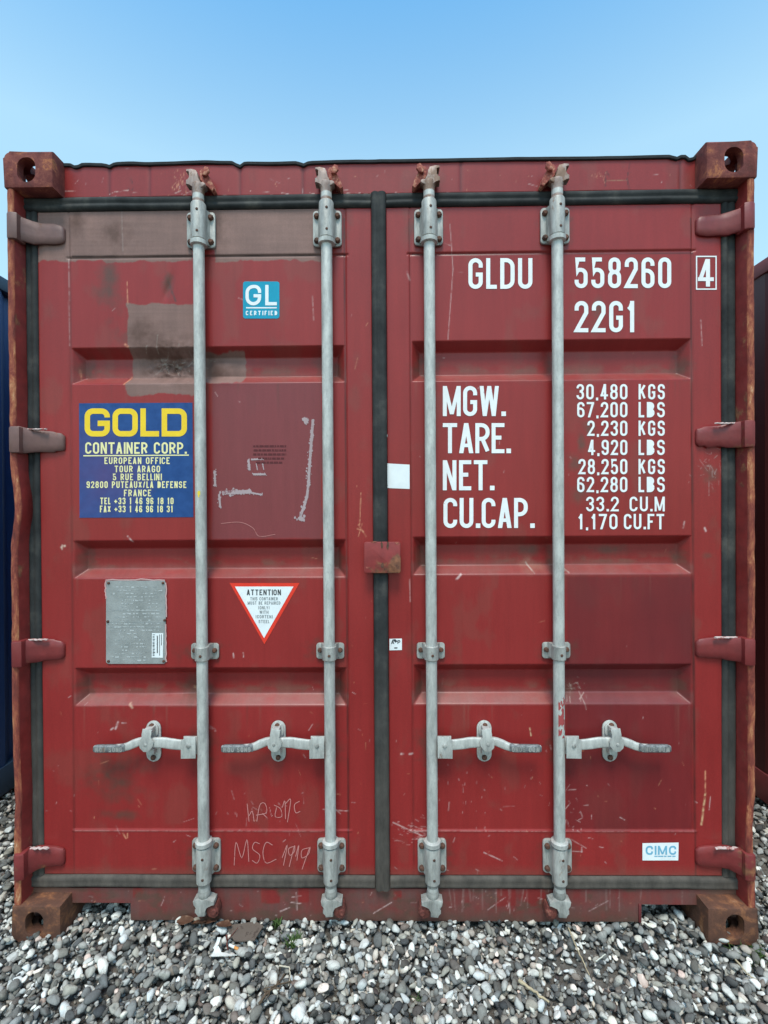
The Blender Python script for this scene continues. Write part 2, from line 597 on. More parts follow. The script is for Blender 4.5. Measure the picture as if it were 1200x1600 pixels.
def stroke_poly(path, s, closed=False):
    """quads with mitred joints along a polyline"""
    P = []
    for p in path:
        p = np.array(p, float)
        if not P or np.linalg.norm(p - P[-1]) > 1e-3:
            P.append(p)
    if closed and np.linalg.norm(P[0] - P[-1]) < 1e-3:
        P.pop()
    n = len(P)
    L, Rr = [], []
    for i in range(n):
        a = P[(i - 1) % n] if (closed or i > 0) else None
        b = P[(i + 1) % n] if (closed or i < n - 1) else None
        d0 = (P[i] - a) if a is not None else (b - P[i])
        d1 = (b - P[i]) if b is not None else (P[i] - a)
        d0, d1 = d0 / (np.linalg.norm(d0) + 1e-9), d1 / (np.linalg.norm(d1) + 1e-9)
        n0, n1 = np.array((-d0[1], d0[0])), np.array((-d1[1], d1[0]))
        m = n0 + n1
        lm = np.linalg.norm(m)
        m = n0 if lm < 1e-3 else m / lm
        k = min(1.0 / max(0.30, float(np.dot(m, n0))), 1.9)
        L.append(P[i] + m * k * s / 2)
        Rr.append(P[i] - m * k * s / 2)
    quads = []
    for i in range(n if closed else n - 1):
        j = (i + 1) % n
        quads.append([L[i], L[j], Rr[j], Rr[i]])
    return quads


def glyph_polys(ch, w, h, s, rad):
    """polygons of one glyph whose ink box is w x h, baseline at 0"""
    iw, ih = max(w - s, 1e-6), h - s
    polys = []
    if ch == '.':
        return [[np.array(p) for p in ((0, 0), (s * 1.15, 0), (s * 1.15, s * 1.15), (0, s * 1.15))]]
    def rc(x0, x1, y0, y1):
        return [np.array(p) for p in ((x0, y0), (x1, y0), (x1, y1), (x0, y1))]

    def dg(x0, y0, x1, y1, k=1.08):              # slanting stroke with level ends
        q = s * k / 2
        return [np.array(p) for p in ((x0 - q, y0), (x0 + q, y0), (x1 + q, y1), (x1 - q, y1))]
    q = s * .54
    if ch == 'A':
        return [dg(q, 0, w / 2, h), dg(w - q, 0, w / 2, h), rc(w * .24, w * .76, .20 * h, .20 * h + s * .9)]
    if ch == 'M':
        return [rc(0, s, 0, h), rc(w - s, w, 0, h), dg(q, h, w / 2, .06 * h, .95), dg(w - q, h, w / 2, .06 * h, .95)]
    if ch == 'N':
        return [rc(0, s, 0, h), rc(w - s, w, 0, h), dg(q, h, w - q, 0, 1.0)]
    if ch == 'W':
        return [dg(q, h, w * .27, 0, .98), dg(w * .27, 0, w / 2, h, .98), dg(w / 2, h, w * .73, 0, .98), dg(w * .73, 0, w - q, h, .98)]
    if ch == 'V':
        return [dg(q, h, w / 2, 0), dg(w - q, h, w / 2, 0)]
    if ch == '4':
        return [rc(w * .76 - s, w * .76, 0, h), rc(0, w, .20 * h, .20 * h + s * .9), dg(w * .76 - s * .6, h, s * .5, .22 * h, 1.0)]
    if ch == '7':
        return [rc(0, w, h - s, h), dg(w - q, h - s * .5, w * .30, 0)]
    for g in GL.get(ch, []):
        closed = isinstance(g, tuple)
        pts = g[1] if closed else g
        path = _arcpath(pts, iw, ih, rad, closed)
        path = [(x + s / 2, y + s / 2) for x, y in path]
        if not closed:                            # strokes that end on the border of the letter reach it squarely
            for a, b in ((0, 1), (-1, -2)):
                (ax, ay), (bx, by) = path[a], path[b]
                if abs(ay - by) < 1e-6 and (abs(ax - s / 2) < 1e-6 or abs(ax - w + s / 2) < 1e-6):
                    path[a] = (ax + math.copysign(s / 2, ax - bx), ay)
                elif abs(ax - bx) < 1e-6 and (abs(ay - s / 2) < 1e-6 or abs(ay - h + s / 2) < 1e-6):
                    path[a] = (ax, ay + math.copysign(s / 2, ay - by))
        polys += stroke_poly(path, s, closed)
    return polys


def union2d(polys):
    """flat triangulated union of overlapping polygons"""
    vs, fs = [], []
    for p in polys:
        i0 = len(vs)
        q = np.array([(float(a[0]), float(a[1])) for a in p])
        ar = np.sum(q[:, 0] * np.roll(q[:, 1], -1) - q[:, 1] * np.roll(q[:, 0], -1))
        if abs(ar) < 1e-6:
            continue
        if ar < 0:
            q = q[::-1]
        vs += [Vector(a) for a in q]
        fs.append(list(range(i0, len(vs))))
    if not vs:
        return [], []
    v, _, f, _, _, of = delaunay_2d_cdt(vs, [], fs, 1, 1e-4)
    return [(q.x, q.y) for q in v], [tuple(t) for t, o in zip(f, of) if len(o)]


def text_px(txt, x0, x1, y0, y1, stroke, gap=0.28, rad=0.45, natural=False):
    """lettering that fills the photograph box x0..x1, y0 (top)..y1 (bottom); returns polygons in pixels"""
    h = y1 - y0
    ws = [WID.get(c, 1.0) for c in txt]
    tot = sum(ws) + gap * (len(txt) - 1)
    u = (x1 - x0) / tot
    s = stroke * h
    out = []
    x = x0
    for c, w in zip(txt, ws):
        gw = w * u if c not in 'I' else max(w * u, s)
        if c == '.':
            gw = s
        polys = glyph_polys(c, gw, h, s, rad * u)
        out.append([[(x + p[0], y1 - p[1]) for p in q] for q in polys])
        x += (w + gap) * u
    return out


# ------------------------------------------------------------------ the red container
W2, H = 1.219, 2.591
LEN = 6.058
box = empty('shipping_container')
tag(box, 'red steel shipping container with four upright grey locking bars, seen door end on', 'shipping container',
    'shipping containers parked side by side')

XL0, XR0 = xat(64, 820), xat(1127, 820)       # outer door edges
XC = xat(583, 820), xat(606, 820)             # door edges at the middle gap
ZT, ZB = zat(600, 325), zat(600, 1367)
CH_L = [[zat(420, y) for y in q] for q in ((540, 558, 587, 598), (843, 854, 885, 903), (1043, 1049, 1080, 1103))]
CH_R = [[zat(780, y) for y in q] for q in ((531, 549, 584, 595), (838, 849, 880, 898), (1038, 1045, 1078, 1101))]
GROOVE_T, GROOVE_B = zat(600, 397), zat(600, 1298)
E_DEPTH = 0.036


def smooth01(t):
    t = np.clip(t, 0, 1)
    return t * t * (3 - 2 * t)


def door_depth(X, Z, side):
    """how far the door skin lies behind its outer plane"""
    pl, pr = (xat(112, 820), xat(542, 820)) if side < 0 else (xat(643, 820), xat(1083, 820))
    chs = CH_L if side < 0 else CH_R
    D = np.zeros_like(X)
    inside = (X > pl) & (X < pr) & (Z < GROOVE_T) & (Z > GROOVE_B)
    D += 0.0022 * smooth01(np.minimum.reduce([X - pl, pr - X, GROOVE_T - Z, Z - GROOVE_B]) / 0.008 + 0.5)
    fx = np.clip(np.minimum(X - pl - 0.004, pr - 0.004 - X) / 0.030, 0, 1)
    for zt, _, _, zb in chs:
        run = 0.030
        f = np.clip(np.minimum(zt - Z, Z - zb) / run, 0, 1)
        f = np.minimum(f, fx)
        f = np.where(f < .06, f * f / .12, np.where(f > .94, .94 - (1 - f) ** 2 / .12, f - .03))
        D += E_DEPTH * np.clip(f / 0.94, 0, 1)
    # seams of the top and bottom rails and of the panel edge
    for z in (GROOVE_T, GROOVE_B):
        D += 0.0035 * np.exp(-((Z - z) / 0.0034) ** 2) * ((X > pl - .01) & (X < pr + .01)) * (1 if z > 1 else -0.7)
    for x, k in ((pl, 0.6), (pr, 1.0)):
        D += k * 0.0035 * np.exp(-((X - x) / 0.0036) ** 2) * (Z > GROOVE_B)
    D += 0.0016 * (fbm(X * 3.2 + side * 7, Z * 3.2, 5, 3) - 0.5)
    if side < 0:                               # the torn dent in the upper channel
        cx, cz = at(262, 566)
        r2 = ((X - cx) / 0.085) ** 2 + ((Z - cz) / 0.050) ** 2
        D += np.exp(-r2) * (0.010 - 0.030 * (fbm(X * 42, Z * 42, 9, 3) - 0.35))
        cx2, cz2 = at(345, 575)
        D += -0.010 * np.exp(-((X - cx2) / 0.08) ** 2 - ((Z - cz2) / 0.035) ** 2)
        cx3, cz3 = at(262, 450)
        D += 0.006 * np.exp(-((X - cx3 - (Z - cz3) * .3) / 0.012) ** 2 - ((Z - cz3) / 0.04) ** 2)
        cx4, cz4 = at(292, 1080)
        D += 0.006 * np.exp(-((X - cx4) / 0.05) ** 2 - ((Z - cz4) / 0.03) ** 2)
    return D


def skin_y(x, z):
    side = -1 if x < (XC[0] + XC[1]) / 2 else 1
    return DOOR_Y + float(door_depth(np.array([x]), np.array([z]), side)[0])


def lerp(a, b, m):
    return a * (1 - m[..., None]) + b * m[..., None]


def rect_mask(U, V, x0, y0, x1, y1, j=3.0, soft=1.5, seed=1):
    n = (fbm(U / 14, V / 14, seed, 4) - 0.5) * 2 * j
    return np.clip((np.minimum.reduce([U - x0, x1 - U, V - y0, y1 - V]) + n) / soft + 0.5, 0, 1)


def blob(U, V, x, y, rx, ry, seed=3, scale=12.0, thr=0.5):
    n = fbm(U / scale, V / scale, seed, 5)
    return np.clip(np.exp(-((U - x) / rx) ** 2 - ((V - y) / ry) ** 2) * 1.3 + (n - 0.5) * 1.6 - thr + 0.0, 0, 1) * \
        np.exp(-(((U - x) / rx) ** 2 + ((V - y) / ry) ** 2) * .6)


def scratches(col, U, V, segs, r):
    """thin chips and scratches; segs (x0,y0,x1,y1,width,colour,strength)"""
    ny, nx = U.shape
    for x0, y0, x1, y1, w, c, st in segs:
        m = 5
        sel = (U > min(x0, x1) - m) & (U < max(x0, x1) + m) & (V > min(y0, y1) - m) & (V < max(y0, y1) + m)
        if not sel.any():
            continue
        u, v = U[sel], V[sel]
        dx, dy = x1 - x0, y1 - y0
        t = np.clip(((u - x0) * dx + (v - y0) * dy) / (dx * dx + dy * dy + 1e-6), 0, 1)
        d = np.hypot(u - x0 - t * dx, v - y0 - t * dy)
        k = np.clip(1.2 - d / w, 0, 1) * st * np.clip(vnoise(u / 3, v / 3, 77) * 1.8, 0.2, 1)
        col[sel, :3] = col[sel, :3] * (1 - k[:, None]) + np.array(c) * k[:, None]


def base_paint(U, V, seed, base=RED):
    """even red paint with the fading, streaks and grime of the steel sheet"""
    n1 = fbm(U / 130, V / 130, seed, 4)
    st = fbm(U / 9, V / 260, seed + 3, 3)
    k = 1 + 0.22 * (n1 - 0.5) + 0.10 * (st - 0.5)
    col = np.empty(U.shape + (4,))
    col[..., :3] = base * k[..., None]
    col[..., 3] = 0.37 + 0.15 * (n1 - 0.5)
    g = np.clip((fbm(U / 40, V / 70, seed + 8, 5) - 0.60) * 2.0, 0, 0.20)
    col[..., :3] = lerp(col[..., :3], DIRT * 1.6, g)
    return col


def rand_segs(r, n, box_, lean=None):
    segs = []
    x0, y0, x1, y1 = box_
    for _ in range(n):
        x, y = r.uniform(x0, x1), r.uniform(y0, y1)
        L = r.exponential(4) + 1.2
        a = r.choice([r.normal(math.pi / 2, .35), r.uniform(0, math.pi), r.normal(0.35, .25)])
        c = CHIP if r.random() < 0.35 else PALE
        segs.append((x, y, x + L * math.cos(a), y + L * math.sin(a), r.uniform(0.5, 1.0), c, r.uniform(0.2, 0.65)))
    return segs


def cluster_segs(r, n, x, y, sx, sy, ang=None, L=6, c=PALE, st=.7):
    out = []
    for _ in range(n):
        xx, yy = r.normal(x, sx), r.normal(y, sy)
        a = r.uniform(0, math.pi) if ang is None else r.normal(ang, .3)
        l = r.exponential(L) + 1
        out.append((xx, yy, xx + l * math.cos(a), yy + l * math.sin(a), r.uniform(.5, 1.0), c, st * r.uniform(.5, 1)))
    return out


def door_paint(U, V, Dp, side):
    r = np.random.default_rng(5 + side)
    col = base_paint(U, V, 20 + side)
    chs = ((540, 598), (843, 903), (1043, 1103)) if side < 0 else ((531, 595), (838, 898), (1038, 1101))
    # settled dust on the ledge of each channel
    for k, (a, b) in enumerate(chs):
        m = np.clip((V - (b - 24)) / 10, 0, 1) * np.clip((b + 3 - V) / 5, 0, 1) * (Dp > .002)
        m = m * (0.15 + 0.55 * fbm(U / 20, V / 8, 44 + k, 4)) * (0.55 + .2 * k)
        col[..., :3] = lerp(col[..., :3], DUST, m)
        m2 = np.clip((V - (b - 36)) / 14, 0, 1) * np.clip((b - 10 - V) / 10, 0, 1) * np.clip((fbm(U / 26, V / 16, 64 + k, 5) - .5) * 3, 0, .6)
        col[..., :3] = lerp(col[..., :3], DIRT * 1.8, m2 * (Dp > .015))
    if side < 0:
        col[..., :3] = lerp(col[..., :3], PURPLE_RED, 0.85 * rect_mask(U, V, 331, 597, 540, 842, 2.0, 4, 31) * (U < 503 + 6 * (vnoise(V / 30, 0 * V, 4) - .5)))
        p = rect_mask(U, V, 58, 318, 501, 408, 5.0, 1.5, 32) * (1 - rect_mask(U, V, 300, 391, 335, 420, 2, 1.5, 33))
        p = np.maximum(p, rect_mask(U, V, 198, 474 - (0), 306, 603, 4, 1.5, 34))
        p = np.maximum(p, rect_mask(U, V, 204, 548, 378, 598, 6, 2, 35))
        p = np.maximum(p, rect_mask(U, V, 196, 590, 306, 617, 7, 2, 36))
        pc = PRIMER * (1 + 0.30 * (fbm(U / 30, V / 30, 37, 4)[..., None] - 0.5) + 0.22 * (fbm(U / 70, V / 3.2, 38, 3)[..., None] - .5))
        col[..., :3] = lerp(col[..., :3], 1.0, 0 * p) if False else col[..., :3] * (1 - p[..., None]) + pc * p[..., None]
        col[..., 3] = col[..., 3] * (1 - p) + 0.62 * p
        for x, y, rx, ry, s in ((262, 560, 60, 42, 1), (225, 520, 50, 30, 2), (262, 445, 12, 26, 3), (172, 430, 14, 30, 4), (120, 350, 26, 34, 5),
                                (300, 1080, 34, 26, 6), (180, 365, 40, 30, 7), (330, 570, 45, 22, 8), (190, 1275, 40, 14, 9), (175, 1215, 60, 50, 10), (170, 450, 26, 60, 12)):
            col[..., :3] = lerp(col[..., :3], DIRT, 0.85 * blob(U, V, x, y, rx, ry, 50 + s))
        # dribble of bare metal down the dent
        segs = cluster_segs(r, 26, 268, 560, 26, 14, None, 9, np.array([.33, .27, .23]), .8)
        segs += cluster_segs(r, 22, 266, 565, 20, 8, .3, 9, np.array([.03, .02, .017]), .9)
        segs += [(262, 440, 274, 470, 2.0, (.07, .04, .035), .8), (198, 440, 199, 475, 1.0, CHIP, .8), (195, 538, 199, 541, 2.2, CHIP, .8),
                 (107, 400, 108, 470, .8, PALE, .5), (107, 470, 108, 540, .8, PALE, .4), (119, 575, 120, 590, 1, CHIP, .8),
                 (190, 325, 192, 392, 1.2, (.30, .22, .20), .5), (197, 585, 193, 600, 1.6, CHIP, .7),
                 (564, 770, 562, 820, .9, CHIP, .9), (560, 820, 572, 838, 1.2, CHIP, .9), (558, 826, 568, 830, .9, CHIP, .9), (566, 818, 560, 838, .8, CHIP, .8),
                 (488, 462, 490, 500, 1, PALE, .5), (96, 855, 101, 853, 2.2, (.7, .5, .4), .9), (97, 852, 97, 858, 1.6, (.7, .5, .4), .9),
                 (372, 465, 380, 468, 1, PALE, .4), (199, 838, 206, 846, 1.6, PALE, .8), (180, 1139, 184, 1129, 2.0, PALE, .8), (172, 1141, 176, 1138, 1.8, PALE, .8),
                 (190, 1130, 196, 1130, 1.4, PALE, .7), (364, 1021, 365, 1028, 1.1, PALE, .9), (380, 1020, 380, 1027, 1.1, PALE, .9),
                 (202, 1101, 206, 1106, 2.4, (.5, .28, .2), .9), (296, 1080, 304, 1082, 2.6, (.45, .25, .15), .8), (192, 1302, 197, 1310, 1.4, CHIP, .8),
                 (199, 1302, 199, 1309, 1.2, CHIP, .8), (505, 1265, 545, 1268, 1, PALE, .7), (520, 1262, 532, 1272, 1, PALE, .6)]
        segs += rand_segs(r, 40, (70, 1110, 580, 1360)) + rand_segs(r, 16, (70, 420, 580, 1110)) + rand_segs(r, 12, (545, 340, 580, 1300))
        segs += cluster_segs(r, 22, 430, 1270, 45, 14, 1.3, 7, PALE, .35)
        segs += [(118, 1298, 505, 1299, 0.9, (.46, .24, .22), .55)]
        scratches(col, U, V, segs, r)
    else:
        m = 0.80 * rect_mask(U, V, 884, 900, 1083, 1297, 2.5, 7, 41) * (.75 + .5 * (fbm(U / 60, V / 90, 43, 4) - .3))
        low = np.clip((V - 1050) / 200, 0, 1)
        col[..., :3] = lerp(col[..., :3], DARK_RED * 1.0, m * (1 - .5 * low))
        col[..., :3] = lerp(col[..., :3], DARK_RED * np.array([.80, .65, .72]), m * (.55 * low))
        for x, y, rx, ry, s in ((908, 690, 10, 22, 1), (897, 722, 16, 14, 2), (920, 668, 16, 14, 3), (905, 770, 16, 22, 4), (888, 1085, 26, 18, 5), (830, 860, 22, 12, 6),
                                (935, 480, 9, 18, 7), (1104, 868, 10, 7, 8), (1110, 745, 20, 22, 9), (960, 860, 40, 12, 10), (830, 885, 26, 14, 11)):
            col[..., :3] = lerp(col[..., :3], DIRT * (1.2 if s != 11 else 3), 0.8 * blob(U, V, x, y, rx, ry, 70 + s))
        segs = [(703, 350, 708, 420, .9, PALE, .5), (708, 420, 700, 530, .9, PALE, .5), (695, 380, 705, 384, 1, PALE, .5), (1095, 500, 1097, 540, 1, PALE, .45),
                (1102, 1205, 1102, 1240, 1.4, CHIP, .9), (1102, 1240, 1096, 1288, 2.0, (.62, .36, .2), .95), (1110, 1245, 1108, 1265, 1.0, PALE, .6),
                (1101, 825, 1103, 830, 1.8, PALE, .9), (714, 905, 720, 898, 2.2, PALE, .9), (640, 905, 641, 940, 1, PALE, .5), (1070, 815, 1068, 825, 1.4, PALE, .6),
                (636, 425, 640, 437, 1.8, PALE, .5), (614, 1285, 660, 1306, 1, PALE, .8), (640, 1300, 668, 1298, 1, PALE, .5), (627, 1178, 630, 1178, 2, PALE, 1), (640, 1178, 644, 1178, 2, PALE, 1),
                (756, 1332, 785, 1345, 1, PALE, .8), (895, 1330, 910, 1331, 1, PALE, .7), (909, 1324, 909, 1331, 1, PALE, .7), (860, 1165, 862, 1172, 1.2, PALE, .6),
                (828, 1138, 830, 1150, 1.2, (.7, .5, .3), .8), (880, 885, 890, 895, 1.2, (.5, .4, .35), .8), (826, 880, 836, 896, 1.2, (.5, .4, .35), .8)]
        segs += rand_segs(r, 50, (612, 1110, 1100, 1360)) + cluster_segs(r, 34, 745, 1240, 50, 50, 1.4, 4, PALE, .5) + rand_segs(r, 18, (612, 420, 1100, 1110)) + cluster_segs(r, 30, 890, 1270, 14, 25, None, 6, PALE, .6)
        segs += cluster_segs(r, 40, 640, 1300, 12, 12, .4, 6, PALE, .6) + cluster_segs(r, 26, 900, 1080, 12, 8, None, 6, np.array([.45, .34, .30]), .6)
        segs += cluster_segs(r, 34, 1112, 728, 14, 14, None, 7, np.array([.4, .3, .28]), .5)
        segs += [(645, 1298, 880, 1299, 0.9, (.46, .24, .22), .5), (880, 1299, 1083, 1299, 0.9, (.4, .2, .2), .4)]
        scratches(col, U, V, segs, r)
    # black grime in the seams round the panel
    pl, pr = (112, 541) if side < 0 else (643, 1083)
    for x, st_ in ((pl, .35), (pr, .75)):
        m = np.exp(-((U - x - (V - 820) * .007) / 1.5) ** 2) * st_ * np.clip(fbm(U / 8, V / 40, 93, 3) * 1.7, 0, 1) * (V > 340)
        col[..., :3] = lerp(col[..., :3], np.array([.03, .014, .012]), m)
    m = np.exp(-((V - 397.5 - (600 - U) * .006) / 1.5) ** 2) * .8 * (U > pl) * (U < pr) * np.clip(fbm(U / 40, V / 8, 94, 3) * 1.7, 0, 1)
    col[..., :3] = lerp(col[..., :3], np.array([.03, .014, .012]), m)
    # darker brown blotches round the fittings and in the ends of the channels
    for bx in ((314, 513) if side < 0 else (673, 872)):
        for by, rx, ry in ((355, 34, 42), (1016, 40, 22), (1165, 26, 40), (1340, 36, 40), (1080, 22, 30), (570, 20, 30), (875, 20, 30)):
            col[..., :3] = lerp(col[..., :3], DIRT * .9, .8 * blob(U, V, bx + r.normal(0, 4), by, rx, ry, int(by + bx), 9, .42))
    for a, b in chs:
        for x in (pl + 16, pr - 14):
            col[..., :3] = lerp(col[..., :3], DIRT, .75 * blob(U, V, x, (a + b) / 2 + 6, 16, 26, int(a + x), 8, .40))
        # brown runs below the ledge
        for _ in range(7):
            x, L, w = r.uniform(pl, pr), r.uniform(15, 70), r.uniform(.9, 2.4)
            m = np.exp(-((U - x) / w) ** 2) * np.clip((V - b + 3) / 6, 0, 1) * np.clip((b + L - V) / L, 0, 1) * r.uniform(.15, .4)
            col[..., :3] = lerp(col[..., :3], DIRT * r.choice([1.0, 2.2]), m)
    # grime along the bottom edge of the door
    m = np.clip((V - 1350) / 20, 0, 1) * (0.2 + 0.5 * fbm(U / 18, V / 8, 91, 4))
    col[..., :3] = lerp(col[..., :3], DIRT * 1.7, m)
    return col


def build_door(side):
    x0, x1 = (XL0, XC[0]) if side < 0 else (XC[1], XR0)
    step = 0.0027
    xs = np.linspace(x0, x1, int((x1 - x0) / step))
    zs = np.linspace(ZB, ZT, int((ZT - ZB) / step))
    X, Z = np.meshgrid(xs, zs)
    Dp = door_depth(X, Z, side)
    U, V = to_px(X, Z)
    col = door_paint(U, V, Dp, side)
    nx, nz = len(xs), len(zs)
    verts = np.stack([X, DOOR_Y + Dp, Z], -1).reshape(-1, 3)
    faces = grid_faces(nx, nz)
    # turned edges and back
    ring = np.concatenate([np.arange(nx), np.arange(1, nz) * nx + nx - 1, (nz - 1) * nx + np.arange(nx - 2, -1, -1), np.arange(nz - 2, 0, -1) * nx])
    back = verts[ring].copy()
    back[:, 1] = DOOR_Y + 0.085
    b0 = len(verts)
    n = len(ring)
    k = np.arange(n)
    skirt = np.stack([ring, b0 + k, b0 + (k + 1) % n, ring[(k + 1) % n]], -1)
    verts = np.concatenate([verts, back])
    me = mesh_np('door', verts, np.concatenate([faces, skirt]))
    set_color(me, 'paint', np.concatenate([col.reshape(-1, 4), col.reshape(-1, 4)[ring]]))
    return link('door', me, box, PAINT)


door_l, door_r = build_door(-1), build_door(1)


# decals that follow the skin ---------------------------------------------------
def decal(name, polys_groups, mat, parent, off, raw=False):
    """flat polygons in photograph pixels -> a mesh just proud of the door skin"""
    V, F = [], []
    for polys in polys_groups:
        v, f = union2d(polys)
        i0 = len(V)
        for px, py in v:
            x, z = at(px, py)
            V.append((x, skin_y(x, z) - off, z))
        for t in f:
            a, b, c = (V[i0 + i] for i in t[:3])
            nrm = (b[0] - a[0]) * (c[2] - a[2]) - (b[2] - a[2]) * (c[0] - a[0])
            t = tuple(i0 + i for i in t)
            F.append(t if nrm > 0 else t[::-1])
    me = bpy.data.meshes.new(name)
    me.from_pydata(V, [], F)
    me.update()
    return link(name, me, parent, mat)


def sheet(name, pts_px, mat, parent, off, n=14, thick=0.0008):
    """a sticker: outline in pixels clipped from a fine grid by triangulation, conforming to the skin"""
    xs, ys = [p[0] for p in pts_px], [p[1] for p in pts_px]
    polys = []
    gx, gy = np.linspace(min(xs), max(xs), n), np.linspace(min(ys), max(ys), n)
    edges = []
    vs = [Vector(p) for p in pts_px]
    vs += [Vector((a, b)) for a in gx[1:-1] for b in gy[1:-1]]
    v, _, f, _, _, _ = delaunay_2d_cdt(vs, [], [list(range(len(pts_px)))], 1, 1e-4)
    V = []
    for q in v:
        x, z = at(q.x, q.y)
        V.append((x, skin_y(x, z) - off, z))
    F = []
    for t in f:
        a, b, c = (V[i] for i in t[:3])
        nrm = (b[0] - a[0]) * (c[2] - a[2]) - (b[2] - a[2]) * (c[0] - a[0])
        F.append(tuple(t) if nrm > 0 else tuple(t)[::-1])
    me = bpy.data.meshes.new(name)
    me.from_pydata(V, [], F)
    me.update()
    return link(name, me, parent, mat)


def rr_px(x0, y0, x1, y1, r, n=5):
    return rrect(x0, x1, y0, y1, r, n)


def poly_line(pts, w):
    return stroke_poly(pts, w)


# white identification lettering
num = decal('serial_number', text_px('558260', 898, 1049, 402, 450, .132), M_WHITE, box, 0.0012)
decal('owner_code', text_px('GLDU', 732, 832, 403, 451, .132, .24), M_WHITE, box, 0.0012)
decal('type_code', text_px('22G1', 898, 994, 470, 519, .132, .26), M_WHITE, box, 0.0012)
decal('check_digit', text_px('4', 1090, 1115, 405, 448, .15) + [stroke_poly([(1088, 401), (1118.5, 401), (1118.5, 452), (1088, 452)], 2.0, True)], M_WHITE, num, 0.0012)
tbl = decal('weight_lettering', text_px('MGW.', 692, 789, 603, 650, .132, .17) + text_px('TARE.', 692, 797, 661, 708, .132, .14) + text_px('NET.', 692, 771, 719, 766, .132, .19)
            + text_px('CU.CAP.', 693, 834, 778, 825, .132, .18), M_WHITE, box, 0.0012)
figs = []
for (a, b, x0, u0, y0) in (('30,480', 'KGS', 901, 998, 600), ('67,200', 'LBS', 902, 998, 628), ('2,230', 'KGS', 918, 998, 657), ('4,920', 'LBS', 919, 998, 687),
                           ('28,250', 'KGS', 904, 998, 717), ('62,280', 'LBS', 902, 998, 745)):
    figs += text_px(a, x0, 980.5, y0, y0 + 24, .143, .30) + text_px(b, u0, 1039, y0, y0 + 24, .143, .34)
figs += text_px('33.2', 916, 967, 776, 799, .143, .3) + text_px('CU.M', 984, 1039, 776, 799, .143, .3)
figs += text_px('1,170', 903, 965, 803, 827, .143, .3) + text_px('CU.FT', 975, 1038, 803, 827, .143, .28)
decal('figure_lettering', figs, M_WHITE, tbl, 0.0012)

# blue company sticker
st = sheet('company_sticker', [(123, 630), (300.5, 629), (302, 808), (124, 809)], M_COMPANY, box, 0.0011, 18)
decal('large_lettering', text_px('GOLD', 132, 292, 638, 682, .195, .10, .22), M_YELLOW, st, 0.0017)
decal('company_lettering', text_px('CONTAINER CORP.', 133, 291, 691, 709, .155, .24, .6) + [[[(130, 711.2), (295, 710.2), (295, 712), (130, 713)]]], M_PALEYEL, st, 0.0017)
adr = []
for t, xa, xb, y in (('EUROPEAN OFFICE', 163, 265, 715), ('TOUR ARAGO', 179, 250, 728), ('5 RUE BELLINI', 176, 252, 740.5), ('92800 PUTEAUX/LA DEFENSE', 135, 291, 752.5),
                     ('FRANCE', 193.5, 236, 765.5), ('TEL +33 1 46 96 18 10', 156.5, 271, 778), ('FAX +33 1 46 96 18 31', 156, 270, 790.5)):
    adr += text_px(t, xa, xb, y - .5, y + 10, .165, .36, .5)
decal('address_lettering', adr, M_PALEYEL, st, 0.0017)

# cyan certificate sticker
gs = sheet('certificate_sticker', rr_px(379.5, 439.5, 436.5, 497.5, 4), M_CYAN, box, 0.0011, 8)
decal('certificate_lettering', text_px('GL', 383.5, 432.5, 445, 477, .16, .26, .75) + [[[(384.5, 479.8), (432.5, 479.8), (432.5, 481.8), (384.5, 481.8)]]]
      + text_px('CERTIFIED', 384, 433, 485.5, 492.5, .20, .7, .5), M_WHITE_V, gs, 0.0017)

# warning triangle
ws = sheet('warning_sticker', [(358.5, 911), (468, 911), (413, 1007)], M_SIGNRED, box, 0.0011, 10)
sheet('white_field', [(367, 916.5), (458.5, 916.5), (412.5, 997)], M_WHITE_V, ws, 0.0016, 10)
decal('heading_lettering', text_px('ATTENTION', 385.5, 439, 921, 930, .17, .3, .5), M_INK, ws, 0.0022)
wt = []
for t, xa, xb, y in (('THIS CONTAINER', 391, 434, 933), ('MUST BE REPAIRED', 387, 438, 939.6), ('(ONLY)', 403.5, 421, 947), ('WITH', 405.5, 419.5, 954), ('(CORTEN)', 399.5, 426, 961), ('STEEL', 404, 421, 968.6)):
    wt += text_px(t, xa, xb, y, y + 5.0, .16, .34, .5)
decal('small_lettering', wt, M_INK_P, ws, 0.0022)

# maker sticker
cs = sheet('maker_sticker', [(1003.5, 1317), (1060, 1316), (1059.5, 1344), (1003.5, 1344)], M_WHITE_V, box, 0.0011, 8)
decal('maker_lettering', text_px('CIMC', 1008.5, 1056, 1321, 1335, .19, .26, .6), M_CIMC, cs, 0.0017)
decal('small_lettering', [[[(x, y), (x + w, y), (x + w, y + 1.6), (x, y + 1.6)]] for x, y, w in ((1022, 1336.5, 5), (1028, 1336.5, 8), (1037, 1336.5, 4), (1042.5, 1336.5, 6), (1050, 1336.5, 5))],
      M_CIMC, cs, 0.0017)

# small white stickers by the middle seal
sheet('blank_sticker', [(604, 724), (640, 726), (640, 764), (603.5, 762.5)], M_WHITE_V, box, 0.0011, 6)
sm = sheet('small_sticker', [(608.5, 998), (628, 997.6), (628, 1015.5), (608.5, 1016)], M_WHITE_V, box, 0.0011, 5)
decal('sticker_lettering', text_px('A', 611, 616, 1000, 1006, .2) + text_px('P', 621, 625.5, 1000, 1006, .2)
      + [[[(613, 999), (618, 998.5), (621, 1002), (618, 1004), (615, 1001)]], [[(616, 1011.4), (621, 1011.2), (621, 1013), (616, 1013)]]], M_INK, sm, 0.0017)

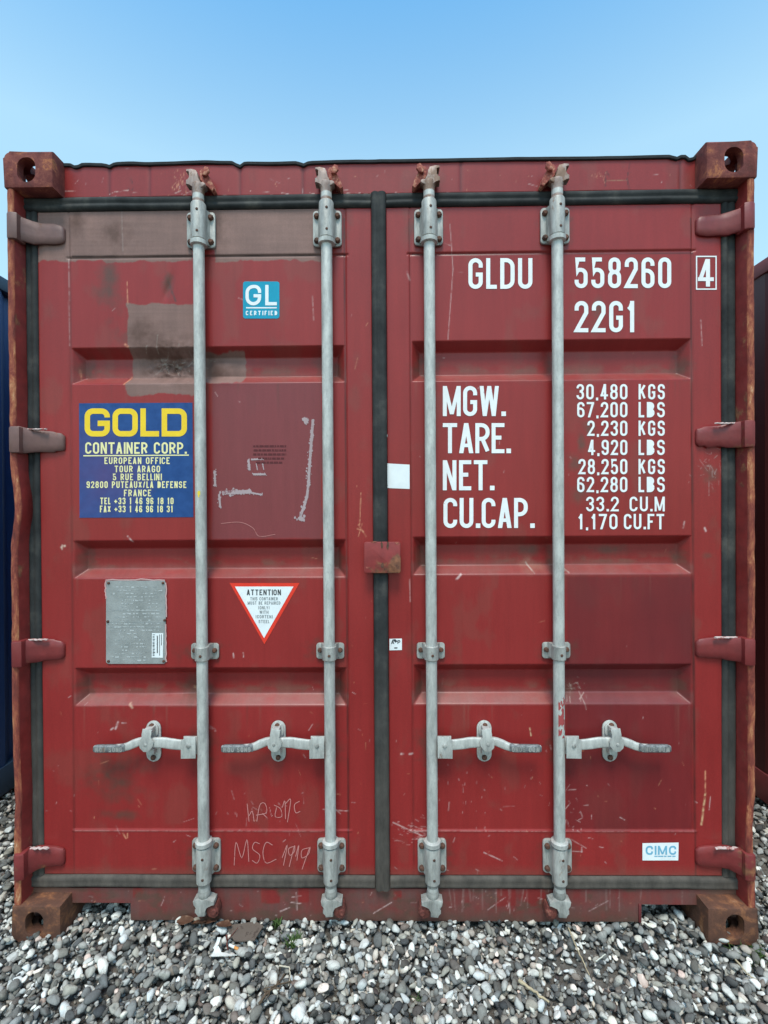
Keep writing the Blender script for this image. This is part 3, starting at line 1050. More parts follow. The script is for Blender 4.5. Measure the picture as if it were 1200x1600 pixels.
# stamped data plate
r7 = np.random.default_rng(3)
plate = sheet('data_plate', rr_px(166, 907, 259, 1037, 4), M_PLATE, box, 0.003, 10)
rows = []
for y in np.arange(916, 1032, 5.2):
    x = r7.uniform(171, 190)
    xe = 252 if y < 984 else 232
    while x < xe - 4:
        w = r7.uniform(1.6, 7)
        if r7.random() < 0.62:
            hgt = r7.choice([1.3, 1.9, 2.4])
            rows.append([[(x, y), (x + w, y + .1), (x + w, y + hgt), (x, y + hgt)]])
        x += w + r7.uniform(1.0, 3.4)
decal('stamped_lettering', rows, M_EMBOSS, plate, 0.0036)
bars = [[[(170, y), (253, y + .5), (253, y + 1.2), (170, y + .7)]] for y in (953, 971, 979)]
decal('ruled_line', bars, M_EMBOSS, plate, 0.0038)
bl = sheet('barcode_label', [(238, 989), (255.5, 989), (255, 1027.5), (237.5, 1027)], M_WHITE_V, plate, 0.0042, 5)
bc = [[[(239, y), (239 + r7.choice([3.0, 4.2]), y), (242, y + w), (239, y + w)]] for y, w in zip(np.arange(991, 1025, 2.3), r7.uniform(.6, 1.5, 20))]
bc += [[[(245.6, 993), (247, 993), (247, 1020), (245.6, 1020)]], [[(249.5, 991), (250.3, 991), (250.3, 1024), (249.5, 1024)]], [[(252.3, 991), (253.2, 991), (253.2, 1008), (252.3, 1008)]]]
decal('barcode_marks', bc, M_INK, bl, 0.0048)
for px, py in ((170, 911), (255, 911), (169, 971), (257.5, 969), (170, 1033), (256, 1033)):
    x, z = at(px, py)
    y0 = skin_y(x, z)
    MB().lathe([(0.0001, y0 - .0072), (.003, y0 - .0068), (.0046, y0 - .0052), (.005, y0 - .002)], x, 0, 'y', 12, z).build('rivet', M_BOLT, plate)
# paint lip round the plate
e = []
for a, b in (((166, 906), (258, 906)), ((259.5, 910), (260, 965)), ((165.3, 908), (165.6, 935)), ((259.6, 975), (260, 1034))):
    n = 10
    pts = [(a[0] + (b[0] - a[0]) * k / n + r7.normal(0, .5), a[1] + (b[1] - a[1]) * k / n + r7.normal(0, .5)) for k in range(n + 1)]
    e.append(stroke_poly(pts, 1.7))
decal('paint_lip', e, mat_print('pale_pink_paint', (.55, .33, .32)), plate, 0.0033)

# dark stamped text, old tape glue and hand scratched writing on the left door
rows = []
for k, (xa, xb) in enumerate(((395, 447), (396, 447), (395.5, 447), (403, 446), (400, 442))):
    y = 695.5 + k * 6.4
    x = xa
    while x < xb - 1:
        w = min(r7.uniform(2, 7), xb - x)
        rows.append([[(x, y), (x + w, y), (x + w, y + 2.9), (x, y + 2.9)]])
        x += w + r7.uniform(.9, 1.6)
decal('faded_notice', rows, M_STAMP, box, 0.0010)


def smooth_line(pts, n=5):
    P = np.array(pts, float)
    if len(P) < 3:
        return [tuple(p) for p in P]
    E = np.vstack([2 * P[0] - P[1], P, 2 * P[-1] - P[-2]])
    out = []
    for i in range(1, len(E) - 2):
        for k in range(n):
            t = k / n
            a, b, c, d = E[i - 1], E[i], E[i + 1], E[i + 2]
            out.append(tuple(0.5 * ((2 * b) + (-a + c) * t + (2 * a - 5 * b + 4 * c - d) * t * t + (-a + 3 * b - 3 * c + d) * t ** 3)))
    out.append(tuple(P[-1]))
    return out



def ragged(pts, w, seed):
    r = np.random.default_rng(seed)
    out = []
    for (a, b) in zip(pts[:-1], pts[1:]):
        n = max(2, int(math.hypot(b[0] - a[0], b[1] - a[1]) / 2.2))
        for k in range(n):
            for _ in range(3):
                t = (k + r.random()) / n
                cx = a[0] + (b[0] - a[0]) * t + r.normal(0, w * .22)
                cy = a[1] + (b[1] - a[1]) * t + r.normal(0, w * .22)
                s = r.uniform(.22, .55) * w * .5
                q = [(cx + s * r.uniform(.5, 1.2) * math.cos(q_), cy + s * r.uniform(.7, 1.6) * math.sin(q_)) for q_ in np.linspace(0, 2 * math.pi, 6)[:-1]]
                out.append([q])
    return out


for pts, w, sd in (([(489, 655), (484, 720), (480, 772), (470, 805)], 6.5, 1), ([(477, 653), (479, 662)], 10, 2), ([(467, 808), (473, 812)], 11, 3),
                   ([(347, 770), (392, 768)], 9, 4), ([(392, 770), (410, 773)], 4, 5), ([(335, 735), (336, 760)], 5, 6), ([(388, 718), (390, 735)], 5, 7), ([(395, 741), (415, 741)], 5, 8),
                   ([(342, 772), (344, 793)], 5, 9), ([(392, 718), (412, 717)], 4, 10), ([(400, 724), (402, 734)], 2.4, 11), ([(410, 724), (412, 734)], 2.4, 12)):
    g = ragged(pts, w, sd)
    core = stroke_poly(smooth_line(pts), w * .62)
    decal('tape_residue', [[q[0] for q in g] + core], M_TAPE, box, 0.0010)

SCR = [
    # first line of scratched letters, then the second
    [(386, 1256), (389, 1284)], [(389, 1275), (394, 1268), (397, 1284)], [(401, 1284), (406, 1258), (414, 1256), (416, 1270), (400, 1274)], [(410, 1271), (419, 1280)],
    [(424, 1276), (426, 1274)], [(432, 1262), (430, 1276), (440, 1276), (438, 1264), (428, 1258)], [(441, 1262), (445, 1252), (446, 1280)], [(446, 1256), (454, 1250), (449, 1285)],
    [(468, 1252), (460, 1258), (462, 1270), (469, 1268)],
    [(366, 1352), (369, 1316), (378, 1340), (386, 1312), (389, 1346)], [(406, 1318), (398, 1316), (395, 1326), (406, 1336), (402, 1348), (394, 1344)],
    [(426, 1320), (416, 1316), (411, 1332), (416, 1348), (432, 1342)], [(441, 1340), (449, 1320), (443, 1352)], [(459, 1322), (451, 1326), (453, 1336), (460, 1330), (460, 1322), (452, 1354)],
    [(462, 1338), (467, 1320), (464, 1344)], [(483, 1324), (472, 1328), (472, 1340), (482, 1334), (484, 1324), (472, 1358)],
]


sg = [[stroke_poly(smooth_line(p), 1.15) for p in q] for q in (SCR[:5], SCR[5:7], SCR[7:10], SCR[10:13], SCR[13:])]
for q in sg:
    decal('scratched_writing', q, M_SCRATCH, box, 0.0010)
decal('scratch_line', [stroke_poly(smooth_line([(345, 818), (375, 816), (395, 825), (405, 838), (430, 835)]), .8)], M_SCRATCH, box, 0.0010)


# ------------------------------------------------------------------ rubber seals
def seal_strip(mb, x0, x1, z0, z1, vertical, y=0.046, back=0.09, g=.0035):
    """ribbed rubber strip"""
    if vertical:
        w = x1 - x0
        prof = [(x0, back), (x0, y + .010), (x0 + .10 * w, y + .004), (x0 + .22 * w, y), (x0 + .34 * w, y + .001), (x0 + .42 * w, y + g), (x0 + .52 * w, y + g),
                (x0 + .60 * w, y + .001), (x0 + .80 * w, y), (x0 + .92 * w, y + .004), (x1, y + .010), (x1, back)]
        n = 60
        zs = np.linspace(z0, z1, n)
        mk = lambda p, s, k: (p[0] + .0012 * math.sin(k * 1.7 + s * 9) * (vnoise(np.array(s * 13.), np.array(p[0] * 9)) - .3), p[1] + .0015 * float(vnoise(np.array(s * 17.), np.array(3.))), s)
    else:
        w = z1 - z0
        prof = [(z0, back), (z0, y + .010), (z0 + .10 * w, y + .004), (z0 + .22 * w, y), (z0 + .34 * w, y + .001), (z0 + .42 * w, y + g), (z0 + .52 * w, y + g),
                (z0 + .60 * w, y + .001), (z0 + .80 * w, y), (z0 + .92 * w, y + .004), (z1, y + .010), (z1, back)]
        n = 40
        zs = np.linspace(x0, x1, n)
        mk = lambda p, s, k: (s, p[1] + .0015 * float(vnoise(np.array(s * 17.), np.array(3.))), p[0] + .003 * (float(vnoise(np.array(s * 9.), np.array(8.))) - .5))
    rings = [[mb.bm.verts.new(mk(p, float(s), k)) for p in prof] for k, s in enumerate(zs)]
    m = len(prof)
    for i in range(n - 1):
        for k in range(m - 1):
            mb.bm.faces.new((rings[i][k], rings[i][k + 1], rings[i + 1][k + 1], rings[i + 1][k]))


GT1, GB0 = zat(600, 303), zat(600, 1388)
GXL, GXR = xat(44, 820), xat(1150, 820)
for door, xa, xb, xm in ((door_l, XL0, XC[0] - 0.001, GXL), (door_r, XC[1] + .001, XR0, GXR)):
    mb = MB()
    seal_strip(mb, min(xa, xm) if door is door_l else xa, xb if door is door_l else max(xb, xm), ZT + .001, GT1, False, 0.047)
    seal_strip(mb, min(xa, xm) if door is door_l else xa, xb if door is door_l else max(xb, xm), GB0, ZB - .001, False, 0.050, .09, .0012)
    if door is door_l:
        seal_strip(mb, xm, xa - .001, ZB - .001, ZT + .001, True, 0.052)
    else:
        seal_strip(mb, xb + .001, xm, ZB - .001, ZT + .001, True, 0.052)
        seal_strip(mb, XC[0] + .0005, XC[1] - .0005, GB0 + .006, GT1 - .004, True, 0.036)
    mb.build('gasket', M_RUBBER, door, 50)


# ------------------------------------------------------------------ hinges
def hinge(side, py, mat, door, seed, small=False):
    r = np.random.default_rng(seed)
    px_in = 98 if side < 0 else 1090
    xa, zc = at(px_in + (3 if small else 0), py, 0.045)
    xp = -W2 + .016 if side < 0 else W2 - .016       # post edge
    s = -1 if side < 0 else 1
    L = abs(xp - xa)
    # blade: flat on the door, then rising to the post edge
    stations = [(0, .055, .020), (.004, .050, .026), (.012, .048, .030), (.03, .0475, .0325), (.25 * L, .0475, .0345), (.5 * L, .046, .035), (.66 * L, .038, .036), (.80 * L, .021, .038), (.90 * L, .010, .040), (L, .004, .041)]
    bm = bmesh.new()
    rings = []
    for d, y, h in stations:
        x = xa + s * d
        up, dn = h * (1 + r.normal(0, .04)), h * (1 + r.normal(0, .04)) + .004 * (d > .5 * L)
        back = .0585 if d < .62 * L else y + .014
        dz = .006 * (d / L - .5)
        rings.append([bm.verts.new(c) for c in ((x, back, zc + dz + up), (x, y + .004, zc + dz + up), (x, y, zc + dz + up - .005), (x, y - .0012, zc + dz + .3 * h), (x, y - .0012, zc + dz - .3 * h),
                                                (x, y, zc + dz - dn + .005), (x, y + .004, zc + dz - dn), (x, back, zc + dz - dn))])
    for a, b in zip(rings[:-1], rings[1:]):
        for k in range(8):
            bm.faces.new((a[k], a[(k + 1) % 8], b[(k + 1) % 8], b[k]))
    bm.faces.new(rings[0])
    bm.faces.new(rings[-1][::-1])
    # knuckle round the post edge
    q = MB()
    q.bm.free()
    q.bm = bm
    q.prism(rrect(min(xp - s * .022, xp + s * .004), max(xp - s * .022, xp + s * .004), 0, 1, .002) and
            [(xp - s * .026, .001), (xp - s * .016, -.004), (xp - s * .002, -.005), (xp + s * .006, .000), (xp + s * .006, .040), (xp - s * .026, .040)], zc - .044, zc + .043, 'z', .005)
    o = q.build('hinge', mat, door, 40)
    # hanging blob of weld and chipped white paint on the top edge
    if seed % 10 != 0:
        n = 14
        pts = []
        x0 = xa + s * .34 * L
        for k in range(n + 1):
            pts.append((x0 + s * .10 * k / n * .8, .032 + .006 * r.random(), zc + .0375 + .002 * r.random()))
        MB().sweep(pts, [(.0018 + .0014 * r.random(), .005) for _ in pts]).build('weld_bead', M_CHIP, o, 60)
    return o


M_CHIP = mat_print('chipped_white_paint', (0.55, 0.42, 0.40), 0.47, (0.30, 0.07, 0.06), 0.7)
for side, py, mat, door, seed, sm_ in ((-1, 363, M_BROWN, door_l, 10, 0), (-1, 689, M_BROWN, door_l, 21, 0), (-1, 1016, M_RED_SMOOTH, door_l, 31, 0), (-1, 1340, M_RED_SMOOTH, door_l, 41, 0),
                                       (1, 350, M_RED_SMOOTH, door_r, 50, 0), (1, 681, M_RED_SMOOTH, door_r, 61, 0), (1, 1013, M_RED_SMOOTH, door_r, 71, 0), (1, 1340, M_RED_SMOOTH, door_r, 81, 0)):
    hinge(side, py, mat, door, seed, sm_)

# lock box plate across the two doors
x0, z1 = at(569, 846, .045)
x1, z0 = at(626, 894, .045)
pl_pts = rrect(x0, x1, z0, z1, .008, 4)
lp = MB().prism(pl_pts, .020, .032, 'y', .0025).box(x0 + .004, x1 - .004, .033, .058, z0 + .012, z1 - .012, .002).build('lock_plate', mat_red('chipped_red_lock_plate', (.25, .026, .025), .57), box)
for k, (px, py, w, h) in enumerate(((597, 851, 2.2, 5), (606, 852, 2.0, 6), (597.5, 883, 2.2, 4.5), (574, 887, 4, 1.6), (620, 848, 3, 1.6), (585, 847, 5, 1.5))):
    rr = np.random.default_rng(60 + k)
    pts = []
    for a in np.linspace(0, 2 * math.pi, 10)[:-1]:
        f_ = rr.uniform(.6, 1.2)
        pts.append(at(px + w * f_ * math.cos(a), py - h * f_ * math.sin(a), .019))
    MB().prism(pts, .0190, .0203, 'y').build('rust_pit', M_BOLT if k < 3 else M_KEEPER, lp)

# ------------------------------------------------------------------ corner castings
def casting(px, top, front):
    """hollow cast corner with oval openings; px -1 / +1"""
    Lx, Ly, Lz = .162, .178, .118
    m = MB()
    pts = []
    r = .017
    x_out, x_in = (W2, W2 - Lx)
    yf, yb = 0.0, Ly
    out = [(x_in, 0), (x_out - .004, 0), (x_out, .004)]
    for k in range(7):
        a = math.radians(90 * k / 6)
        out.append((x_out - .022 + .022 * math.cos(a), Lz - .022 + .022 * math.sin(a)))
    out += [(x_in, Lz)]
    m.prism(out, yf, yb, 'y', .007)
    body = m.build('casting_body', M_CAST_TOP)
    # cavities
    cut = MB()
    t = .028
    cut.box(x_in + .012, x_out - t, t, Ly - .014, -.01 if False else .014, Lz - t)
    c1 = cut.build('cut', M_CAST_TOP)
    cut = MB()
    zc, xc = .058, x_out - .076
    cut.prism(rrect(xc - .030, xc + .030, zc - .040, zc + .040, .028, 8), -.02, .05, 'y')
    c2 = cut.build('cut', M_CAST_TOP)
    cut = MB()
    cut.prism(rrect(.089 - .026, .089 + .026, zc - .040, zc + .040, .025, 8), x_out - .05, x_out + .02, 'x')
    c3 = cut.build('cut', M_CAST_TOP)
    cut = MB()
    cut.prism(rrect(xc - .032, xc + .032, .102 - .060, .102 + .060, .03, 8), Lz - .05, Lz + .02, 'z')
    c4 = cut.build('cut', M_CAST_TOP)
    for c in (c1, c2, c3, c4):
        md = body.modifiers.new('b', 'BOOLEAN')
        md.operation, md.object, md.solver = 'DIFFERENCE', c, 'EXACT'
    dg = bpy.context.evaluated_depsgraph_get()
    dg.update()
    me = bpy.data.meshes.new_from_object(body.evaluated_get(dg))
    for o in (body, c1, c2, c3, c4):
        bpy.data.objects.remove(o, do_unlink=True)
    return me


_cm = casting(1, True, True)


def place_casting(parent, sx, top, front, mat):
    me = _cm.copy()
    n = len(me.vertices)
    co = np.empty(n * 3)
    me.vertices.foreach_get('co', co)
    co = co.reshape(-1, 3)
    co[:, 0] *= sx
    if top:
        co[:, 2] += H - .118
    else:
        co[:, 2] = .118 - co[:, 2]
    if not front:
        co[:, 1] = LEN - co[:, 1]
    me.vertices.foreach_set('co', co.ravel())
    if (sx < 0) ^ (not top) ^ (not front):
        me.flip_normals()
    me.materials.clear()
    o = link('corner_casting', me, parent, mat)
    finish(me, 38)
    return o


for sx in (-1, 1):
    for top in (True, False):
        for front in (True, False):
            place_casting(box, sx, top, front, M_CAST_TOP if top else M_CAST_LOW)

# ------------------------------------------------------------------ corner posts
def post(sx):
    z0, z1 = .118, H - .118
    n = 160
    zs = np.linspace(z0, z1, n)
    prof = [(1.2145, .10), (1.2145, .012), (1.212, .005), (1.206, .003), (1.198, .003), (1.193, .005), (1.191, .010), (1.188, .066), (1.184, .074), (1.176, .076), (1.105, .078), (1.105, .14)]
    rows = []
    for k, z in enumerate(zs):
        w = .004 * (float(fbm(np.array(z * 7.), np.array(sx * 3.), 4, 3)) - .5)
        if sx < 0:
            w += -.014 * math.exp(-((z - zat(20, 790)) / .10) ** 2) - .004 * math.exp(-((z - zat(20, 1230)) / .06) ** 2)
        else:
            w += -.008 * math.exp(-((z - zat(1170, 1290)) / .09) ** 2)
        for j, (x, y) in enumerate(prof):
            dx = w if j < 8 else w * .2
            dy = .003 * float(vnoise(np.array(z * 40.), np.array(j * 1.))) if 2 <= j <= 5 else 0
            rows.append((sx * (x + dx), y + dy, z))
    m = len(prof)
    f = []
    for i in range(n - 1):
        for j in range(m - 1):
            q = (i * m + j, i * m + j + 1, (i + 1) * m + j + 1, (i + 1) * m + j)
            f.append(q if sx > 0 else q[::-1])
    me = mesh_np('corner_post', np.array(rows), np.array(f))
    o = link('corner_post', me, box, [M_RED, M_EDGE])
    mi = np.tile(np.array([0, 1, 1, 1, 1, 1, 0, 0, 0, 0, 0], np.int32), n - 1)
    me.polygons.foreach_set('material_index', mi)
    finish(me, 50)
    me.materials[0] = M_RED
    return o


post(-1)
post(1)


# ------------------------------------------------------------------ header and sill (gridded sheets with their own paint)
def sheet_beam(name, x0, x1, ztop, zbot, paint_fn, depth_fn=None, y=DOOR_Y, back=.14, keep=None):
    step = .0035
    xs = np.linspace(x0, x1, int((x1 - x0) / step))
    zs = np.linspace(zbot, ztop, max(8, int((ztop - zbot) / step)))
    X, Z = np.meshgrid(xs, zs)
    D = depth_fn(X, Z) if depth_fn else 0 * X
    U, V = to_px(X, Z, y)
    col = paint_fn(U, V)
    nx, nz = len(xs), len(zs)
    verts = np.stack([X, y + D, Z], -1).reshape(-1, 3)
    faces = grid_faces(nx, nz)
    ring = np.concatenate([np.arange(nx), np.arange(1, nz) * nx + nx - 1, (nz - 1) * nx + np.arange(nx - 2, -1, -1), np.arange(nz - 2, 0, -1) * nx])
    if keep is not None:
        fx = verts[faces].mean(1)
        faces = faces[keep(fx[:, 0], fx[:, 2])]
        me = None
    b0 = len(verts)
    if keep is None:
        bk = verts[ring].copy()
        bk[:, 1] = back
        n = len(ring)
        k = np.arange(n)
        faces = np.concatenate([faces, np.stack([ring, b0 + k, b0 + (k + 1) % n, ring[(k + 1) % n]], -1)])
        verts = np.concatenate([verts, bk])
        col = np.concatenate([col.reshape(-1, 4), col.reshape(-1, 4)[ring]])
    me = mesh_np(name, verts, faces)
    set_color(me, 'paint', col.reshape(-1, 4))
    return link(name, me, box, PAINT)


def header_paint(U, V):
    r = np.random.default_rng(8)
    col = base_paint(U, V, 120, RED * np.array([.92, 1.02, 1.02]))
    for x in (171, 234, 375, 473, 720, 1063):          # stained weld seams
        m = np.exp(-((U - x) / 2.2) ** 2) * .55
        col[..., :3] = lerp(col[..., :3], DARK_RED * .75, m)
    segs = cluster_segs(r, 60, 600, 302, 330, 2.0, 0, 7, np.array([.7, .5, .45]), .8) + cluster_segs(r, 30, 130, 314, 40, 1.5, 0, 7, np.array([.7, .5, .45]), .8)
    segs += cluster_segs(r, 30, 283, 284, 8, 10, 1.5, 4, CHIP, .8) + cluster_segs(r, 14, 205, 292, 3, 5, 1.5, 3, np.array([.05, .02, .02]), .7)
    dk = (.06, .02, .02)
    segs += [(984, 255, 980, 280, 1.2, dk, .9), (980, 280, 984, 298, 1.2, dk, .9), (946, 283, 980, 281, 1.0, (.3, .14, .08), .8), (946, 270, 946, 290, 1.6, dk, .9), (948, 268, 952, 276, 1.4, dk, .8)]
    segs += cluster_segs(r, 14, 936, 273, 4, 3, 1.5, 3, CHIP, .6) + rand_segs(r, 40, (110, 262, 1080, 300))
    scratches(col, U, V, segs, r)
    return col


def sill_paint(U, V):
    r = np.random.default_rng(9)
    col = base_paint(U, V, 140, RED * .80)
    dust = np.clip(0.55 + 0.9 * (fbm(U / 30, V / 20, 141, 5) - .5) + .35 * (fbm(U / 4, V / 60, 143, 3) - .5), 0, 1)
    keep = np.zeros_like(U)
    for a in ((208, 1384, 223, 1402), (408, 1386, 437, 1411), (466, 1386, 483, 1410), (776, 1388, 806, 1416), (818, 1388, 852, 1417), (615, 1392, 628, 1406)):
        keep = np.maximum(keep, rect_mask(U, V, *a, 1.2, 1.5, 144))
    dust = dust * (1 - .9 * keep)
    col[..., :3] = lerp(col[..., :3], np.array([.118, .062, .055]), dust)
    rusty = np.clip((V - 1418) / 22, 0, 1) * (.3 + .6 * fbm(U / 16, V / 10, 146, 4))
    col[..., :3] = lerp(col[..., :3], np.array([.085, .048, .034]), np.clip(rusty * 1.3, 0, 1))
    ends = np.clip((140 - U) / 50, 0, 1) + np.clip((U - 1075) / 40, 0, 1)
    col[..., :3] = lerp(col[..., :3], np.array([.13, .07, .05]), np.clip(ends, 0, 1) * .85)
    blot = np.clip((fbm(U / 22, V / 14, 149, 5) - .55) * 4, 0, .8)
    col[..., :3] = lerp(col[..., :3], np.array([.095, .050, .036]), blot)
    col[..., 3] = .62
    segs = rand_segs(r, 70, (130, 1390, 1090, 1436)) + [(438, 1424, 452, 1418, 1.2, PALE, .8), (463, 1395, 464, 1422, 1, PALE, .7), (456, 1402, 470, 1400, 1, PALE, .7), (455, 1410, 470, 1412, 1, PALE, .7),
                                                      (584, 1427, 612, 1410, 1, PALE, .7), (762, 1422, 790, 1402, .9, PALE, .5), (920, 1424, 950, 1408, .9, PALE, .5)]
    for x in r.uniform(700, 1080, 22):
        segs.append((x, 1388, x + r.normal(0, 2), 1388 + r.uniform(10, 44), 1.3, (.30, .20, .18), .4))
    scratches(col, U, V, segs, r)
    return col


HZ1, HZ0 = zat(600, 254), GT1 + .001
header = sheet_beam('door_header', -W2 + .160, W2 - .160, HZ1, HZ0, header_paint, lambda X, Z: .004 * (fbm(X * 4, Z * 4, 150, 3) - .5) + .0015 * sum(np.exp(-((X - xat(x, 280)) / .006) ** 2) for x in (171, 234, 375, 473, 720, 1063)))
MB().box(-W2 + .02, W2 - .02, .075, .15, GT1 + .001, H - .119, 0).build('header_back', M_DARKRED, header)
# wavy black roof edge above the header
n = 160
xs = np.linspace(-W2 + .158, W2 - .158, n)
mb = MB()
rings = []
for x in xs:
    w = .010 * (fbm(np.array(x * 5.), np.array(1.), 160, 3) - .5) * (1.4 if x < 0 else .5)
    d = sum(a * math.exp(-((x - xat(px, 255)) / .012) ** 2) for px, a in ((120, .010), (172, .008), (374, .013), (474, .008), (1055, .008), (1078, .014)))
    zt_ = HZ1 + .010 + float(w) - d
    rings.append([mb.bm.verts.new(c) for c in ((x, .16, zt_ + .004), (x, .058, zt_), (x, .053, zt_ - .003), (x, .054, zt_ - .011), (x, .0588, zt_ - .013), (x, .16, zt_ - .013))])
for a, b in zip(rings[:-1], rings[1:]):
    for k in range(6):
        mb.bm.faces.new((a[k], a[(k + 1) % 6], b[(k + 1) % 6], b[k]))
mb.bm.faces.new(rings[0]); mb.bm.faces.new(rings[-1][::-1])
mb.build('roof_edge', M_SEALANT, header, 40)

# sill with the two fork pockets left open
SZ1, SZ0 = GB0 - .001, zat(600, 1439)
PK_Z = zat(600, 1412)
PKL = (-W2 + .163, xat(205, 1425))
PKR = (xat(1002, 1425), W2 - .163)
def sill_keep(x, z):
    return ~((z < PK_Z) & ((x < PKL[1]) | (x > PKR[0])))


sill = sheet_beam('door_sill', -W2 + .03, W2 - .03, SZ1, SZ0, sill_paint, lambda X, Z: .003 * (fbm(X * 5, Z * 5, 170, 3) - .5), keep=sill_keep)
MB().box(PKL[1] + .001, PKR[0] - .001, .070, .16, SZ0 + .001, PK_Z - .001).build('sill_back', M_DARKRED, sill)
MB().box(-W2 + .03, W2 - .03, .070, .16, PK_Z + .001, SZ1 - .001).build('sill_beam', M_DARKRED, sill)
# frame pieces round the fork pockets
for q in (PKL, PKR):
    MB().box(q[0], q[1], .165, 2.3, PK_Z + .004, PK_Z + .010).build('pocket_roof', M_DARKRED, sill)
MB().box(PKR[0] - .010, PKR[0] - .001, .056, .063, SZ0, PK_Z + .002, .002).build('pocket_cheek', M_DARKRED, sill)

# ------------------------------------------------------------------ locking bars
zb = lambda y, Y=.03: zat(514, y, Y)
BX = [xat(314.5, 850, .03), xat(513.5, 850, .03), xat(673.2, 850, .03), xat(872.5, 850, .03)]
S = 1 / 473.0                                       # metres per photograph pixel at the bars


def dome_bolt(x, y, z, r, h, name, mat, parent):
    m = MB()
    m.lathe([(0.0001, y - h), (r * .55, y - h), (r * .88, y - h * .72), (r, y - h * .35), (r, y + .0005)], x, 0, 'y', 8, z)
    return m.build(name, mat, parent, 30)


def bracket_set(root, s, z_hi, z_lo, z_tube_top, z_tube_bot, name, ring_z):
    zc = (z_hi + z_lo) / 2
    m = MB()
    m.prism(rrect(-.048, .048, z_lo, z_hi, .012, 4), .0495, .0595, 'y', .002)
    # saddle between tube and plate
    m.prism([(-.0225, .03), (-.031, .0495), (.031, .0495), (.0225, .03)], z_lo + .004, z_hi - .002, 'z')
    zs_ = sorted((z_tube_top, z_tube_bot))
    m.lathe([(.0215, zs_[0]), (.0245, zs_[0] + .003), (.0245, zs_[1] - .004), (.0225, zs_[1])], 0, .03, 'z', 28)
    o = m.build(name, M_GALV_D, root)
    MB().lathe([(.0190, ring_z - .010), (.0270, ring_z - .007), (.0275, ring_z + .006), (.0215, ring_z + .010)], 0, .03, 'z', 28).build('collar', M_GALV, root)
    for dx in (-.0345, .0345):
        for z in (z_hi - .020, z_lo + .018):
            dome_bolt(dx, .0495, z, .0098, .011, 'bolt', M_BOLT, root)
    for z in (zs_[1] - .030, zs_[0] + .022):
        dome_bolt(.0035, .0062, z, .0046, .0022, 'bolt', M_BOLT, root)
    return o


def cam_poly(pts, s, yref, Y=.03):
    """outline drawn in pixels relative to the axis, mirrored for s"""
    return [(s * dx * S, zb(y, Y)) for dx, y in pts]


